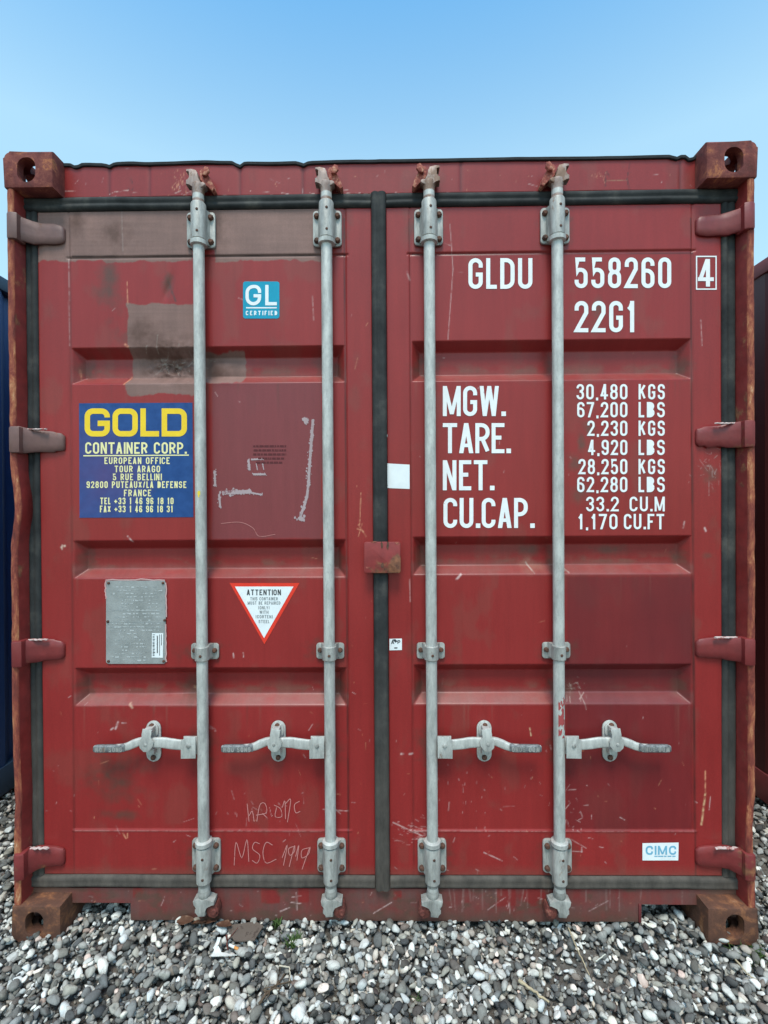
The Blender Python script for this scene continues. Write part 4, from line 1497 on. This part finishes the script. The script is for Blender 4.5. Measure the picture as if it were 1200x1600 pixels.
def make_bar(s, X):
    """s = -1: lever to the left, keepers to the right of the bar"""
    m = -s
    root = MB().lathe([(.0178, zb(1400)), (.0182, zb(1398)), (.0182, zb(300)), (.0178, zb(298))], 0, .03, 'z', 30).build('locking_bar', M_GALV, box, 30, (X, 0, 0))
    bracket_set(root, s, zb(329, .05), zb(385, .05), zb(316), zb(374), 'upper_bracket', zb(378))
    bracket_set(root, s, zb(1311, .05), zb(1363, .05), zb(1322), zb(1378), 'lower_bracket', zb(1316))
    # necks
    MB().lathe([(.0188, zb(317)), (.0178, zb(306)), (.0190, zb(296)), (.0215, zb(291)), (.0205, zb(287)), (.014, zb(284))], 0, .03, 'z', 28).build('upper_neck', M_CAM, root)
    MB().lathe([(.015, zb(1403)), (.0195, zb(1398)), (.0205, zb(1393)), (.0170, zb(1387)), (.0190, zb(1381)), (.0225, zb(1378))], 0, .03, 'z', 28).build('lower_neck', M_GALV_D, root)
    # cams
    c = MB()
    c.prism(cam_poly([(-11, 289), (-16.5, 290), (-16.5, 283), (-12, 281.5), (-10.5, 279), (-10.5, 269), (-16, 270), (-16, 266), (-9, 265.5), (-1, 267.5), (2, 273), (2, 281), (6, 288), (10, 286.5), (13, 288), (13, 291), (8, 294), (-7, 294)], m, 0), .014, .046, 'y', .002)
    c.prism(cam_poly([(-15, 266.5), (-4, 266.5), (-4, 283), (-15, 284)], m, 0), .040, .054, 'y', .002)
    c.build('upper_cam', M_CAM, root)
    c = MB()
    c.prism(cam_poly([(-15, 1403), (-8, 1400), (8, 1400), (13, 1403), (18, 1403), (18, 1409), (12, 1409), (6, 1412), (3, 1418), (4, 1426), (-8, 1427), (-8, 1422), (-12, 1421), (-12, 1416), (-8, 1414), (-14, 1409)], m, 0), .012, .048, 'y', .002)
    c.build('lower_cam', M_GALV_D, root)
    # middle guide
    g = MB()
    g.prism(rrect(-.047, .047, zb(1030, .05), zb(1005, .05), .010, 4), .0530, .0598, 'y', .0015)
    g.prism([(-.0225, .03), (-.030, .0532), (.030, .0532), (.0225, .03)], zb(1029), zb(1007), 'z')
    g.lathe([(.0215, zb(1031)), (.0232, zb(1030)), (.0232, zb(1010)), (.0215, zb(1009))], 0, .03, 'z', 28)
    g.build('guide_bracket', M_GALV_D, root)
    for dx in (-.034, .034):
        dome_bolt(dx, .053, zb(1016, .05), .0085, .009, 'bolt', M_BOLT, root)
    dome_bolt(.002, .0072, zb(1022), .0048, .003, 'bolt', M_BOLT, root)
    # handle hub welded to the bar
    h = MB()
    h.prism(cam_poly([(8, 1149.5), (26, 1149.5), (26.5, 1153), (31, 1154.5), (31, 1183), (8, 1182.5)], s, 0, .02), .0085, .0125, 'y', .0012)
    h.prism(cam_poly([(8, 1152), (30, 1152), (30, 1180), (8, 1180)], s, 0, .02), .026, .031, 'y', .001)
    h.build('handle_hub', M_GALV, root)
    dome_bolt(s * 19 * S, .0087, zb(1165, .01), .0075, .005, 'bolt', M_GALV_D, root)
    # lever
    path = [(22, 1164, .018), (34, 1163.5, .018), (48, 1162, .018), (60, 1160, .0185), (76, 1160, .019), (88, 1158.5, .021), (98, 1159.5, .024), (108, 1163, .022), (117, 1166.5, .018), (126, 1168, .016), (150, 1168.5, .014), (167, 1168.5, .013)]
    sec = [(.0160, .0050), (.0168, .0055), (.0175, .006), (.0172, .0065), (.0160, .007), (.0140, .007), (.0128, .0085), (.0135, .0085), (.0125, .008), (.0118, .0075), (.0118, .007), (.0105, .006)]
    # resample for smooth bends
    tt = np.linspace(0, len(path) - 1, 60)
    P = np.array(path)
    Q = np.stack([np.interp(tt, np.arange(len(P)), P[:, k]) for k in range(3)], 1)
    for _ in range(3):
        Q[1:-1] = (Q[:-2] + 2 * Q[1:-1] + Q[2:]) / 4
    Sx = np.stack([np.interp(tt, np.arange(len(P)), np.array(sec)[:, k]) for k in range(2)], 1)
    pts = [(s * a * S, y, zb(b, .018)) for a, b, y in Q]
    MB().sweep(pts, [tuple(q) for q in Sx]).build('handle_lever', M_GALV, root, 60)
    # dark knurled grip with raised letters
    gp = [(s * a * S, .0148 - .0016 * (a - 120) / 47, zb(1168.4 if a > 124 else 1167.2, .018)) for a in np.linspace(119, 168, 14)]
    grip = MB().sweep(gp, [(.0124, .0082)] * 12 + [(.0118, .0078), (.009, .006)]).build('grip', M_GRIP, root, 60)
    V, F = [], []
    word = text_px('WOO SONG', 0, 43, 0, 7.5, .2, .3, .5)
    for polys in word:
        v, f = union2d(polys)
        i0 = len(V)
        for a, b in v:
            if s < 0:
                dx, dz = (-165 + a), (3.7 - b)
            else:
                dx, dz = (165 - a), (b - 3.7)
            adx = abs(dx)
            V.append((dx * S, .0148 - .0016 * (adx - 120) / 47 - .0088, zb(1168.4, .018) + dz * S))
        F += [tuple(i0 + i for i in t) for t in f]
    me = bpy.data.meshes.new('raised_lettering')
    me.from_pydata(V, [], F)
    me.update()
    link('grip_lettering', me, root, M_GALV_D)
    # catch on the door: stadium base, swinging clip, two bolts
    k = MB()
    zt_, zb_ = zb(1127, .05), zb(1191, .05)
    cx = s * 84 * S
    k.prism(rrect(cx - .0245, cx + .0245, zb_, zt_, .0244, 8), .0535, .0598, 'y', .0015)
    k.prism(rrect(cx - .020, cx + .020, zb(1152, .05), zt_ - .006, .0190, 6), .046, .0530, 'y', .0015)
    k.box(cx - .013, cx + .013, .029, .0540, zb(1175, .05), zb(1166, .05), .003)
    k.build('handle_catch', M_GALV, root)
    q = MB()
    q.prism([(cx + s * a * S, zb(b, .02)) for a, b in ((-9, 1138), (6, 1136), (8, 1146), (7, 1150), (12, 1157), (11, 1166), (5, 1172), (-3, 1172), (-10, 1163), (-11, 1156), (-6, 1150))], .0065, .0105, 'y', .0015)
    q.box(cx - .012, cx + .012, .0110, .046, zb(1146, .02), zb(1138, .02), .002)
    q.build('catch_clip', M_GALV, root)
    dome_bolt(cx + s * .001, .0462, zb(1136, .05) + .006, .0095, .011, 'bolt', M_BOLT, root)
    dome_bolt(cx, .0537, zb(1184, .05), .0090, .009, 'bolt', M_BOLT, root)
    dome_bolt(cx + s * .004, .0067, zb(1161, .02), .0055, .0025, 'bolt', M_GALV_D, root)
    return root


t = NT('dark_worn_grip')
t.set(t.ramp(t.noise(90, 6, .7), [(.35, (.09, .092, .095)), (.65, (.27, .275, .28))]), .6, .3)
t.bump(t.noise(200, 4, .6), .6, .003)
M_GRIP = t.m
bar0 = make_bar(-1, BX[0])
bar1 = copy_tree(bar0, box)
bar1.location = (BX[1], 0, 0)
bar2 = make_bar(1, BX[2])
bar3 = copy_tree(bar2, box)
bar3.location = (BX[3], 0, 0)

# rust coloured keepers on header and sill beside each cam
for i, X in enumerate(BX):
    m = 1 if i < 2 else -1
    k = MB()
    k.prism([(X + m * dx * S, zb(y, .04)) for dx, y in ((3, 270), (6, 266), (13, 268), (16, 275), (22, 285), (26, 297), (22, 300), (15, 293), (10, 288), (4, 285))], .024, .0575, 'y', .003)
    k.prism([(X + m * dx * S, zb(y, .03)) for dx, y in ((8, 268), (14, 262), (19, 264), (20, 270), (15, 276), (9, 276))], .012, .024, 'y', .003)
    k.build('cam_keeper', M_KEEPER, header)
    k = MB()
    k.prism([(X + m * dx * S, zb(y, .04)) for dx, y in ((5, 1411), (12, 1408), (20, 1409), (23, 1416), (22, 1425), (17, 1429), (8, 1427), (4, 1420))], .022, .0575, 'y', .003)
    k.lathe([(.0001, .014), (.008, .014), (.010, .018), (.010, .024)], X + m * 17 * S, 0, 'y', 10, zb(1421, .03))
    k.build('cam_keeper', M_KEEPER_LOW, sill)

# red paint smear on the rightmost bar and a yellow fleck on the leftmost


def bar_patch(name, X, y0, y1, a0, a1, mat, parent, thr, seed):
    na, nz = 22, 60
    A = np.radians(np.linspace(a0, a1, na))
    Zs = np.linspace(zb(y1), zb(y0), nz)
    AA, ZZ = np.meshgrid(A, Zs)
    r = .0186
    v = np.stack([r * np.sin(AA), .03 - r * np.cos(AA), ZZ], -1).reshape(-1, 3)
    f = grid_faces(na, nz)
    c = v[f].mean(1)
    edge = np.minimum((c[:, 2] - Zs[0]), (Zs[-1] - c[:, 2])) / .02
    f = f[fbm(c[:, 0] * 150, c[:, 2] * 60, seed, 4) - .25 * np.clip(1 - edge, 0, 1) > thr]
    link(name, mesh_np(name, v, f), parent, mat)


bar_patch('paint_smear', BX[3], 1086, 1150, -25, 50, mat_print('smeared_red_paint', (.36, .07, .07)), bar3, .42, 5)
bar_patch('paint_fleck', BX[0], 766, 776, -30, 15, mat_print('yellow_paint_fleck', (.75, .55, .05)), bar0, .30, 6)


# ------------------------------------------------------------------ container body behind the doors, and its two neighbours
def corrugated(n_ribs, y0, y1, x, z0, z1, depth, sx):
    ys, xs = [], []
    p = (y1 - y0) / n_ribs
    for k in range(n_ribs):
        a = y0 + k * p
        for f, d in ((0, 0), (.26, 0), (.50, 1), (.76, 1)):
            ys.append(a + f * p)
            xs.append(x - sx * depth * d)
    ys.append(y1)
    xs.append(x)
    zs = np.linspace(z0, z1, 2)
    v = np.array([(xx, yy, z) for z in zs for xx, yy in zip(xs, ys)])
    f = grid_faces(len(ys), 2)
    return v, (f if sx < 0 else f[:, ::-1])


def body(parent, mat_wall, mat_rail, y0, wall_x=W2 - .012):
    for sx in (-1, 1):
        v, f = corrugated(20, y0, LEN - .16, sx * wall_x, .155, H - .075, .036, sx)
        w = link('side_wall', mesh_np('side_wall', v, f, False), parent, mat_wall)
        MB().box(*sorted((sx * (W2 - .004), sx * (W2 - .065))), .178, LEN - .178, H - .078, H - .012, .004).build('top_rail', mat_rail, w)
        MB().box(*sorted((sx * (W2 - .004), sx * (W2 - .055))), .178, LEN - .178, .022, .158, .004).build('bottom_rail', mat_rail, w)
    nrib = 27
    p = (LEN - .3) / nrib
    ys, zs = [], []
    for k in range(nrib):
        for fr, d in ((0, 0), (.3, 0), (.5, 1), (.8, 1)):
            ys.append(.15 + (k + fr) * p)
            zs.append(H - .016 - .02 * d)
    v = np.array([(x, y, z) for x in (-W2 + .06, W2 - .06) for y, z in zip(ys, zs)])
    f = grid_faces(len(ys), 2)[:, ::-1]
    link('roof', mesh_np('roof', v, f, False), parent, mat_wall)
    MB().box(-W2 + .05, W2 - .05, LEN - .06, LEN - .03, .12, H - .05).build('end_wall', mat_wall, parent)
    MB().box(-W2 + .06, W2 - .06, .20, LEN - .1, .14, .17).build('floor', M_DARKRED, parent)


body(box, M_RED, M_RED, .10)


def neighbour(loc, label, wall, rail, casting_mat):
    o = empty('shipping_container', loc)
    tag(o, label, 'shipping container', 'shipping containers parked side by side')
    body(o, wall, rail, .16)
    for sx in (-1, 1):
        for top in (True, False):
            for front in (True, False):
                place_casting(o, sx, top, front, casting_mat)
        MB().prism([(sx * (W2 - .003), .004), (sx * (W2 - .003), .17), (sx * (W2 - .06), .17), (sx * (W2 - .10), .09), (sx * (W2 - .03), .06), (sx * (W2 - .03), .004)], .118, H - .118, 'z', .003).build('corner_post', rail, o)
    MB().box(-W2 + .10, W2 - .10, .062, .11, .13, H - .12, .004).build('front_wall', wall, o)
    return o


def mat_sheet(name, base, dark=.75):
    t = NT(name)
    b = np.array(base)
    c = t.ramp(t.noise(3, 8, .65, (1, 1, .4)), [(.3, tuple(b * dark)), (.7, tuple(b * 1.1))])
    t.set(c, .5, 0, .4)
    return t.m


M_BLUE = mat_sheet('blue_container_paint', (.014, .060, .190))
M_BLUE_D = mat_sheet('dull_blue_rail_paint', (.030, .055, .095))
M_MAROON = mat_sheet('maroon_container_paint', (.085, .014, .014))
M_MAROON_R = mat_sheet('maroon_rail_paint', (.20, .040, .040))
neighbour((-1.87 - W2, .0, 0), 'blue shipping container, only a strip of its side showing left of the red one', M_BLUE, M_BLUE_D, M_BLUE_D)
neighbour((1.79 + W2, .0, 0), 'dark maroon shipping container, only a strip of its side showing at the right edge', M_MAROON, M_MAROON_R, M_MAROON_R)

# ------------------------------------------------------------------ ground
t = NT('dark_grit')
t.set(t.ramp(t.noise(60, 9, .75), [(.3, (.045, .038, .032)), (.62, (.17, .15, .13)), (.75, (.36, .34, .30))]), .95)
t.bump(t.noise(90, 8, .7), .8, .01)
M_GRIT = t.m


def ground_z(x, y):
    x, y = np.asarray(x, float), np.asarray(y, float)
    z = .018 * (fbm(x * 1.9 + 3, y * 1.9 + 1, 200, 3) - .5)
    z = z - .008 + .016 * np.clip(1 - np.abs(x) / 1.0, 0, 1) + .010 * np.exp(-((x + 1.0) / .25) ** 2 - ((y + .08) / .12) ** 2)
    z = z + .010 * np.exp(-((x - .60) / .14) ** 2 - ((y + .07) / .08) ** 2)
    return z


gx = np.concatenate([[-300, -80, -20, -8], np.linspace(-4, 4, 81), [8, 20, 80, 300]])
gy = np.concatenate([[-300, -80, -20, -6], np.linspace(-3, 8, 111), [14, 30, 90, 300]])
GX, GY = np.meshgrid(gx, gy)
GZ = np.where((np.abs(GX) <= 4) & (GY >= -3) & (GY <= 8), ground_z(GX, GY) - .016, -.02)
g = link('ground', mesh_np('ground', np.stack([GX, GY, GZ], -1).reshape(-1, 3), grid_faces(len(gx), len(gy))), None, M_GRIT)
g['kind'] = 'structure'
g['label'] = 'dark gritty earth under the gravel'

# pebbles: settled one by one on a height map, joined to one mesh


def protos(sub, n, seed):
    bm = bmesh.new()
    bmesh.ops.create_icosphere(bm, subdivisions=sub, radius=1)
    bm.verts.ensure_lookup_table()
    co = np.array([v.co[:] for v in bm.verts])
    fc = np.array([[v.index for v in f.verts] for f in bm.faces])
    bm.free()
    r = np.random.default_rng(seed)
    out = []
    for _ in range(n):
        c = co.copy()
        for _k in range(10):                    # worn flat spots make them stones rather than eggs
            d = r.normal(size=3)
            d /= np.linalg.norm(d)
            h = c @ d
            lim = r.uniform(.50, .90)
            c = c - np.outer(np.maximum(h - lim, 0) * .9, d)
        for _k in range(3):
            d = r.normal(size=3) * 1.6
            c = c * (1 + .07 * np.sin(c @ d + r.uniform(0, 6)))[:, None]
        out.append(c)
    return out, fc


def settle(x0, x1, y0, y1, per_m2, smin, smax, seed, res=.004, skip=None, z0=None, mean=None):
    r = np.random.default_rng(seed)
    nx, ny = int((x1 - x0) / res) + 1, int((y1 - y0) / res) + 1
    hx, hy = np.meshgrid(x0 + np.arange(nx) * res, y0 + np.arange(ny) * res)
    hm = ground_z(hx, hy) - .014
    n = int(per_m2 * (x1 - x0) * (y1 - y0))
    out = []
    for i in range(n):
        x, y = r.uniform(x0, x1), r.uniform(y0, y1)
        if skip is not None and skip(x, y):
            continue
        if r.random() < .62 * math.exp(-((x - .60) / .16) ** 2 - ((y + .07) / .09) ** 2):
            continue
        fine = math.exp(-((x - .62) / .22) ** 2 - ((y + .10) / .10) ** 2) * .55 + .35 * float(vnoise(np.array(x * 3.1), np.array(y * 3.1), 210) > .72)
        s = smin + (smax - smin) * r.beta(1.2, 2.9) * (1 - .55 * fine)
        a, b, c = s * r.uniform(.9, 1.35), s * r.uniform(.62, .95), s * r.uniform(.42, .72)
        rad = (a + b) / 2
        ix, iy, k = int((x - x0) / res), int((y - y0) / res), max(1, int(rad * .8 / res))
        xa, xb, ya, yb = max(0, ix - k), min(nx, ix + k + 1), max(0, iy - k), min(ny, iy + k + 1)
        sub = hm[ya:yb, xa:xb]
        base = .5 * sub.mean() + .5 * sub.max()
        g0 = float(ground_z(x, y))
        if base > g0 + .020:                   # the bed is full here
            continue
        yaw = r.uniform(0, math.pi)
        t1, t2 = r.normal(0, .38), r.normal(0, .38)
        z = base + c * .55
        out.append((x, y, z, a, b, c, yaw, t1, t2))
        dx, dy = (hx[ya:yb, xa:xb] - x) / rad, (hy[ya:yb, xa:xb] - y) / rad
        top = z + c * np.sqrt(np.clip(1 - dx * dx - dy * dy, 0, 1))
        m = (dx * dx + dy * dy) < 1
        sub[m] = np.maximum(sub[m], top[m])
    return np.array(out)


def stones_mesh(P, sub, seed):
    r = np.random.default_rng(seed)
    pr, fc = protos(sub, 14, seed)
    nv = len(pr[0])
    n = len(P)
    V = np.empty((n, nv, 3), np.float32)
    which = r.integers(0, 14, n)
    for i in range(n):
        x, y, z, a, b, c, yaw, t1, t2 = P[i]
        v = pr[which[i]] * (a, b, c)
        c1, s1, c2, s2, c3, s3 = math.cos(t1), math.sin(t1), math.cos(t2), math.sin(t2), math.cos(yaw), math.sin(yaw)
        Rx = np.array([[1, 0, 0], [0, c1, -s1], [0, s1, c1]])
        Ry = np.array([[c2, 0, s2], [0, 1, 0], [-s2, 0, c2]])
        Rz = np.array([[c3, -s3, 0], [s3, c3, 0], [0, 0, 1]])
        V[i] = v @ (Rz @ Rx @ Ry).T + (x, y, z)
    F = (fc[None] + (np.arange(n) * nv)[:, None, None]).reshape(-1, 3)
    tint = np.repeat(r.random(n), nv)
    tint2 = np.repeat(r.random(n), nv)
    return V.reshape(-1, 3), F, tint, tint2


red_in = lambda x, y: (abs(x) < W2 - .03 and y > .35)
PA = settle(-1.75, 1.75, -.62, .30, 9000, .0050, .0245, 1)
PB = [settle(-2.05, -1.16, .30, 3.2, 2600, .009, .025, 2, .006), settle(1.16, 2.0, .30, 3.2, 2600, .009, .025, 3, .006),
      settle(-1.75, 1.75, -1.7, -.62, 2300, .010, .026, 4, .006)]
PC = [settle(-3.6, -1.75, -1.7, -.02, 1700, .011, .026, 5, .006), settle(1.75, 3.6, -1.7, -.02, 1700, .011, .026, 6, .006)]
V1, F1, T1, Q1 = stones_mesh(PA, 2, 21)
V2, F2, T2, Q2 = stones_mesh(np.concatenate(PB), 2, 22)
V3, F3, T3, Q3 = stones_mesh(np.concatenate(PC), 1, 23)
V, F = np.concatenate([V1, V2, V3]), np.concatenate([F1, F2 + len(V1), F3 + len(V1) + len(V2)])
me = mesh_np('gravel', V, F)
for nm, arr in (('tint', np.concatenate([T1, T2, T3])), ('hue', np.concatenate([Q1, Q2, Q3]))):
    a_ = me.attributes.new(nm, 'FLOAT', 'POINT')
    a_.data.foreach_set('value', arr.astype(np.float32))
t = NT('river_pebbles')
a1 = t.n('ShaderNodeAttribute', attribute_name='tint').outputs['Fac']
a2 = t.n('ShaderNodeAttribute', attribute_name='hue').outputs['Fac']
c1 = t.ramp(a1, [(0.0, (.050, .050, .052)), (.20, (.130, .128, .124)), (.44, (.215, .210, .198)), (.66, (.33, .322, .302)), (.83, (.52, .51, .485)), (1.0, (.78, .77, .74))])
c2 = t.ramp(a2, [(0.0, (.93, .97, 1.0)), (.25, (1.0, .99, .97)), (.62, (1.0, .975, .925)), (.84, (1.05, .99, .88)), (.96, (1.10, .93, .84)), (1.0, (1.16, .86, .77))])
for el in t.t.nodes:
    if el.type == 'VALTORGB':
        el.color_ramp.interpolation = 'LINEAR'
c = t.mix(1.0, c1, c2, 'MULTIPLY')
vein = t.ramp(t.noise(38, 8, .75, (1, 1, 1), 1.2), [(.32, (.45, .45, .46)), (.46, (.95, .95, .95)), (.60, (1.1, 1.1, 1.1)), (.70, (1.7, 1.7, 1.68))])
c = t.mix(1.0, c, vein, 'MULTIPLY')
t.set(c, .86, 0, .25)
t.bump(t.noise(180, 6, .7), .5, .002)
gravel = link('gravel', me, None, t.m)
gravel['kind'] = 'stuff'
gravel['label'] = 'loose grey and white river pebbles covering the ground'

# ------------------------------------------------------------------ litter and weeds on the gravel


def on_ground(px, py, h=.022):
    """point where a photograph pixel meets the gravel surface"""
    z = h
    d = R @ np.array([(px - 600) / FPX, 1.0, -(py - 800) / FPX])
    for _ in range(4):
        k = (z - CAM[2]) / d[2]
        x, y = CAM[0] + k * d[0], CAM[1] + k * d[1]
        z = float(ground_z(x, y)) + h
    return Vector((x, y, z))


M_STRAW = mat_print('dry_straw', (.42, .34, .22), 0, rough=.8, vary=.25)
M_BARK = mat_print('dark_twig_bark', (.11, .075, .05), 0, rough=.9, vary=.35)
M_LEAFB = mat_print('dead_brown_leaf', (.10, .045, .026), .45, (.17, .10, .065), .8, .4)
M_PAPER = mat_print('dirty_white_paper', (.72, .72, .68), .25, (.5, .48, .44), .8)
M_FILTER = mat_print('orange_filter_paper', (.62, .26, .07))
M_GREEN = mat_print('weed_green', (.055, .095, .025), .35, (.12, .13, .05), .6, .35)


def twig(name, pts, w, mat, label, cat, group=None, h=.026, branches=0, seed=1):
    r = np.random.default_rng(seed)
    P = [on_ground(a, b, h + r.uniform(0, .006)) for a, b in pts]
    Q = []
    for a, b in zip(P[:-1], P[1:]):
        for k in range(5):
            Q.append(a.lerp(b, k / 5) + Vector(r.normal(0, w * .35, 3)))
    Q.append(P[-1])
    o0 = P[0].copy()
    m = MB()
    n = len(Q)
    m.sweep([q - o0 for q in Q], [(w * (1 - .5 * i / n) * r.uniform(.8, 1.1),) * 2 for i in range(n)])
    for _ in range(branches):
        k = int(r.integers(2, n - 2))
        d = Vector((r.normal(0, 1), r.normal(0, 1), r.uniform(.0, .5))).normalized() * r.uniform(.02, .05)
        m.sweep([Q[k] - o0, Q[k] - o0 + d * .5 + Vector(r.normal(0, .003, 3)), Q[k] - o0 + d], [(w * .5,) * 2, (w * .4,) * 2, (w * .25,) * 2])
    o = m.build(name, mat, None, 60, tuple(o0))
    return tag(o, label, cat, group)


twig('dry_stalk', [(812, 1533), (835, 1549), (858, 1566)], .0042, M_STRAW, 'thick pale straw coloured stalk lying on the gravel below the second bar from the right', 'dry stalk', 'dry stalks lying on the gravel')
twig('dry_stalk', [(888, 1450), (902, 1483), (914, 1508), (921, 1524)], .0022, M_STRAW, 'long thin greyish straw running from the container sill towards the camera', 'dry stalk', 'dry stalks lying on the gravel')
twig('dry_stalk', [(931, 1502), (946, 1491)], .0020, mat_print('bleached_straw', (.6, .58, .5)), 'short bleached straw on the bare gritty patch right of the long thin straw', 'dry stalk', 'dry stalks lying on the gravel')
twig('dry_stalk', [(1150, 1500), (1168, 1522), (1184, 1532)], .0022, M_STRAW, 'bent beige straw next to the green grass below the rusty bottom right corner', 'dry stalk', 'dry stalks lying on the gravel')
twig('dry_stalk', [(436, 1509), (452, 1511), (454, 1527), (451, 1540)], .0020, mat_print('beige_straw', (.52, .46, .36)), 'right angled beige straw on the gravel near the dark twigs', 'dry stalk', 'dry stalks lying on the gravel')
twig('dark_twig', [(405, 1568), (418, 1552), (436, 1535), (445, 1522)], .0032, M_BARK, 'dark branching twig on the gravel under the second bar from the left', 'twig', 'dark twigs on the gravel', branches=9, seed=4)
twig('dark_twig', [(354, 1462), (356, 1484)], .0030, mat_print('red_brown_bark', (.12, .04, .03)), 'short upright red-brown twig beside the cigarette butt', 'twig', 'dark twigs on the gravel', branches=2, seed=5)


def cig():
    p = on_ground(366, 1480, .034)
    root = empty('cigarette_butt', tuple(p))
    root.rotation_euler = (math.radians(8), 0, math.radians(-24))
    tag(root, 'white cigarette butt with orange filter on the pebbles left of the weeds', 'cigarette butt')
    for nm, a, b, mt in (('paper', -.020, .001, M_PAPER), ('filter', .0012, .016, M_FILTER)):
        m = MB()
        m.lathe([(.0036, a), (.0042, a + .001), (.0042, b - .001), (.0037, b)], 0, 0, 'z', 14)
        bmesh.ops.rotate(m.bm, verts=m.bm.verts, cent=(0, 0, 0), matrix=Matrix.Rotation(math.radians(90), 3, 'Y'))
        m.build(nm, mt, root)


cig()


def flat_scrap(name, pts, mat, label, cat, group=None, h=.034, thick=.0016, curl=.010, seed=1, mat_kw=None):
    r = np.random.default_rng(seed)
    c = on_ground(sum(p[0] for p in pts) / len(pts), sum(p[1] for p in pts) / len(pts), h)
    P = [on_ground(a, b, h) - c for a, b in pts]
    bm = bmesh.new()
    vs = [bm.verts.new((p.x, p.y, p.z + r.uniform(0, curl))) for p in P]
    bm.faces.new(vs)
    bmesh.ops.triangulate(bm, faces=bm.faces[:])
    bmesh.ops.subdivide_edges(bm, edges=bm.edges[:], cuts=3, use_grid_fill=True)
    for v in bm.verts:
        v.co.z += r.normal(0, curl * .12)
    res = bmesh.ops.extrude_face_region(bm, geom=bm.faces[:])
    for v in [g_ for g_ in res['geom'] if isinstance(g_, bmesh.types.BMVert)]:
        v.co.z -= thick
    m = MB()
    m.bm.free()
    m.bm = bm
    return tag(m.build(name, mat, None, 40, tuple(c)), label, cat, group)


flat_scrap('paper_scrap', [(330, 1497), (339, 1478), (346, 1488), (371, 1497)], M_PAPER, 'torn white triangular paper scrap lying below the cigarette butt', 'paper scrap', 'paper scraps on the gravel')
flat_scrap('paper_scrap', [(333, 1484), (340, 1467), (345, 1470), (338, 1488)], M_PAPER, 'narrow upright white paper scrap left of the cigarette butt', 'paper scrap', 'paper scraps on the gravel', .036, .0012, .014, 2)
flat_scrap('cardboard_scrap', [(353, 1446), (400, 1440), (411, 1449), (398, 1470), (366, 1471)], mat_print('grey_brown_board', (.13, .10, .082), .45, (.07, .05, .04), .9), 'grey-brown soaked cardboard scrap against the sill by the dead leaves', 'cardboard scrap', None, .028, .004, .006, 3)


def leaf(px, py, L, w, yaw, pitch, label, mat, seed):
    r = np.random.default_rng(seed)
    p = on_ground(px, py, .034)
    bm = bmesh.new()
    n = 8
    rows = []
    for i in range(n + 1):
        t_ = i / n
        ww = w * math.sin(math.pi * min(1, t_ * .92 + .04)) ** .8 * r.uniform(.85, 1.15)
        bend = .35 * L * t_ * t_
        rows.append([bm.verts.new((L * (t_ - .5), k * ww, bend * .5 + abs(k) * ww * .5 + r.normal(0, .001))) for k in (-1, -.5, 0, .5, 1)])
    for a, b in zip(rows[:-1], rows[1:]):
        for k in range(4):
            bm.faces.new((a[k], a[k + 1], b[k + 1], b[k]))
    res = bmesh.ops.extrude_face_region(bm, geom=bm.faces[:])
    for v in [g_ for g_ in res['geom'] if isinstance(g_, bmesh.types.BMVert)]:
        v.co.z -= .0006
    m = MB()
    m.bm.free()
    m.bm = bm
    o = m.build('dead_leaf', mat, None, 60, tuple(p))
    o.rotation_euler = (r.normal(0, .3), pitch, yaw)
    tag(o, label, 'dead leaf', 'dead leaves against the sill')


for k, (px, py, L, w, yaw, pt, lb) in enumerate((
        (289, 1441, .055, .016, .1, .1, 'leftmost dead brown leaf of the row against the left part of the sill'),
        (309, 1445, .060, .018, -.4, -.2, 'curled orange-brown dead leaf, second from left in the row against the sill'),
        (328, 1441, .060, .017, .3, .15, 'folded dead brown leaf, third from left in the row against the sill'),
        (349, 1448, .055, .016, -.2, .1, 'dark dead leaf nearest the soaked cardboard scrap, rightmost by the sill'))):
    leaf(px, py, L, w, yaw, pt, lb, M_LEAFB, 30 + k)


def weed(px, py, n, hgt, spread, label, seed, cat='weed', wid=.004, group=None):
    r = np.random.default_rng(seed)
    p = on_ground(px, py, .006)
    root_bm = MB()
    for _ in range(n):
        a = r.uniform(0, 2 * math.pi)
        bx, by = r.normal(0, spread * .35, 2)
        lean = r.uniform(.15, .9) * spread
        h = hgt * r.uniform(.45, 1.0)
        w = wid * r.uniform(.6, 1.2)
        pts = []
        for i in range(6):
            t_ = i / 5
            pts.append(Vector((bx + math.cos(a) * lean * t_ ** 1.5, by + math.sin(a) * lean * t_ ** 1.5, h * t_ * (1 - .25 * t_))))
        root_bm.sweep(pts, [(w * (1 - t_ * .85), .0006) for t_ in np.linspace(0, 1, 6)], (math.sin(a), -math.cos(a), .1))
    return tag(root_bm.build('weed', M_GREEN, None, 60, tuple(p)), label, cat, group)


weed(433, 1448, 16, .045, .028, 'small leafy green weed growing at the foot of the sill', 1, 'weed', .006, 'weeds in the gravel')
weed(459, 1476, 40, .032, .034, 'mossy dark green weed tuft in front of the small leafy weed', 2, 'weed', .003, 'weeds in the gravel')
weed(1176, 1495, 46, .040, .055, 'fine green grass tuft below the rusty bottom right corner', 3, 'grass tuft', .0022, 'weeds in the gravel')
weed(655, 1560, 10, .016, .02, 'tiny dark weed sprig on the gravel near the bottom middle', 4, 'weed', .002, 'weeds in the gravel')
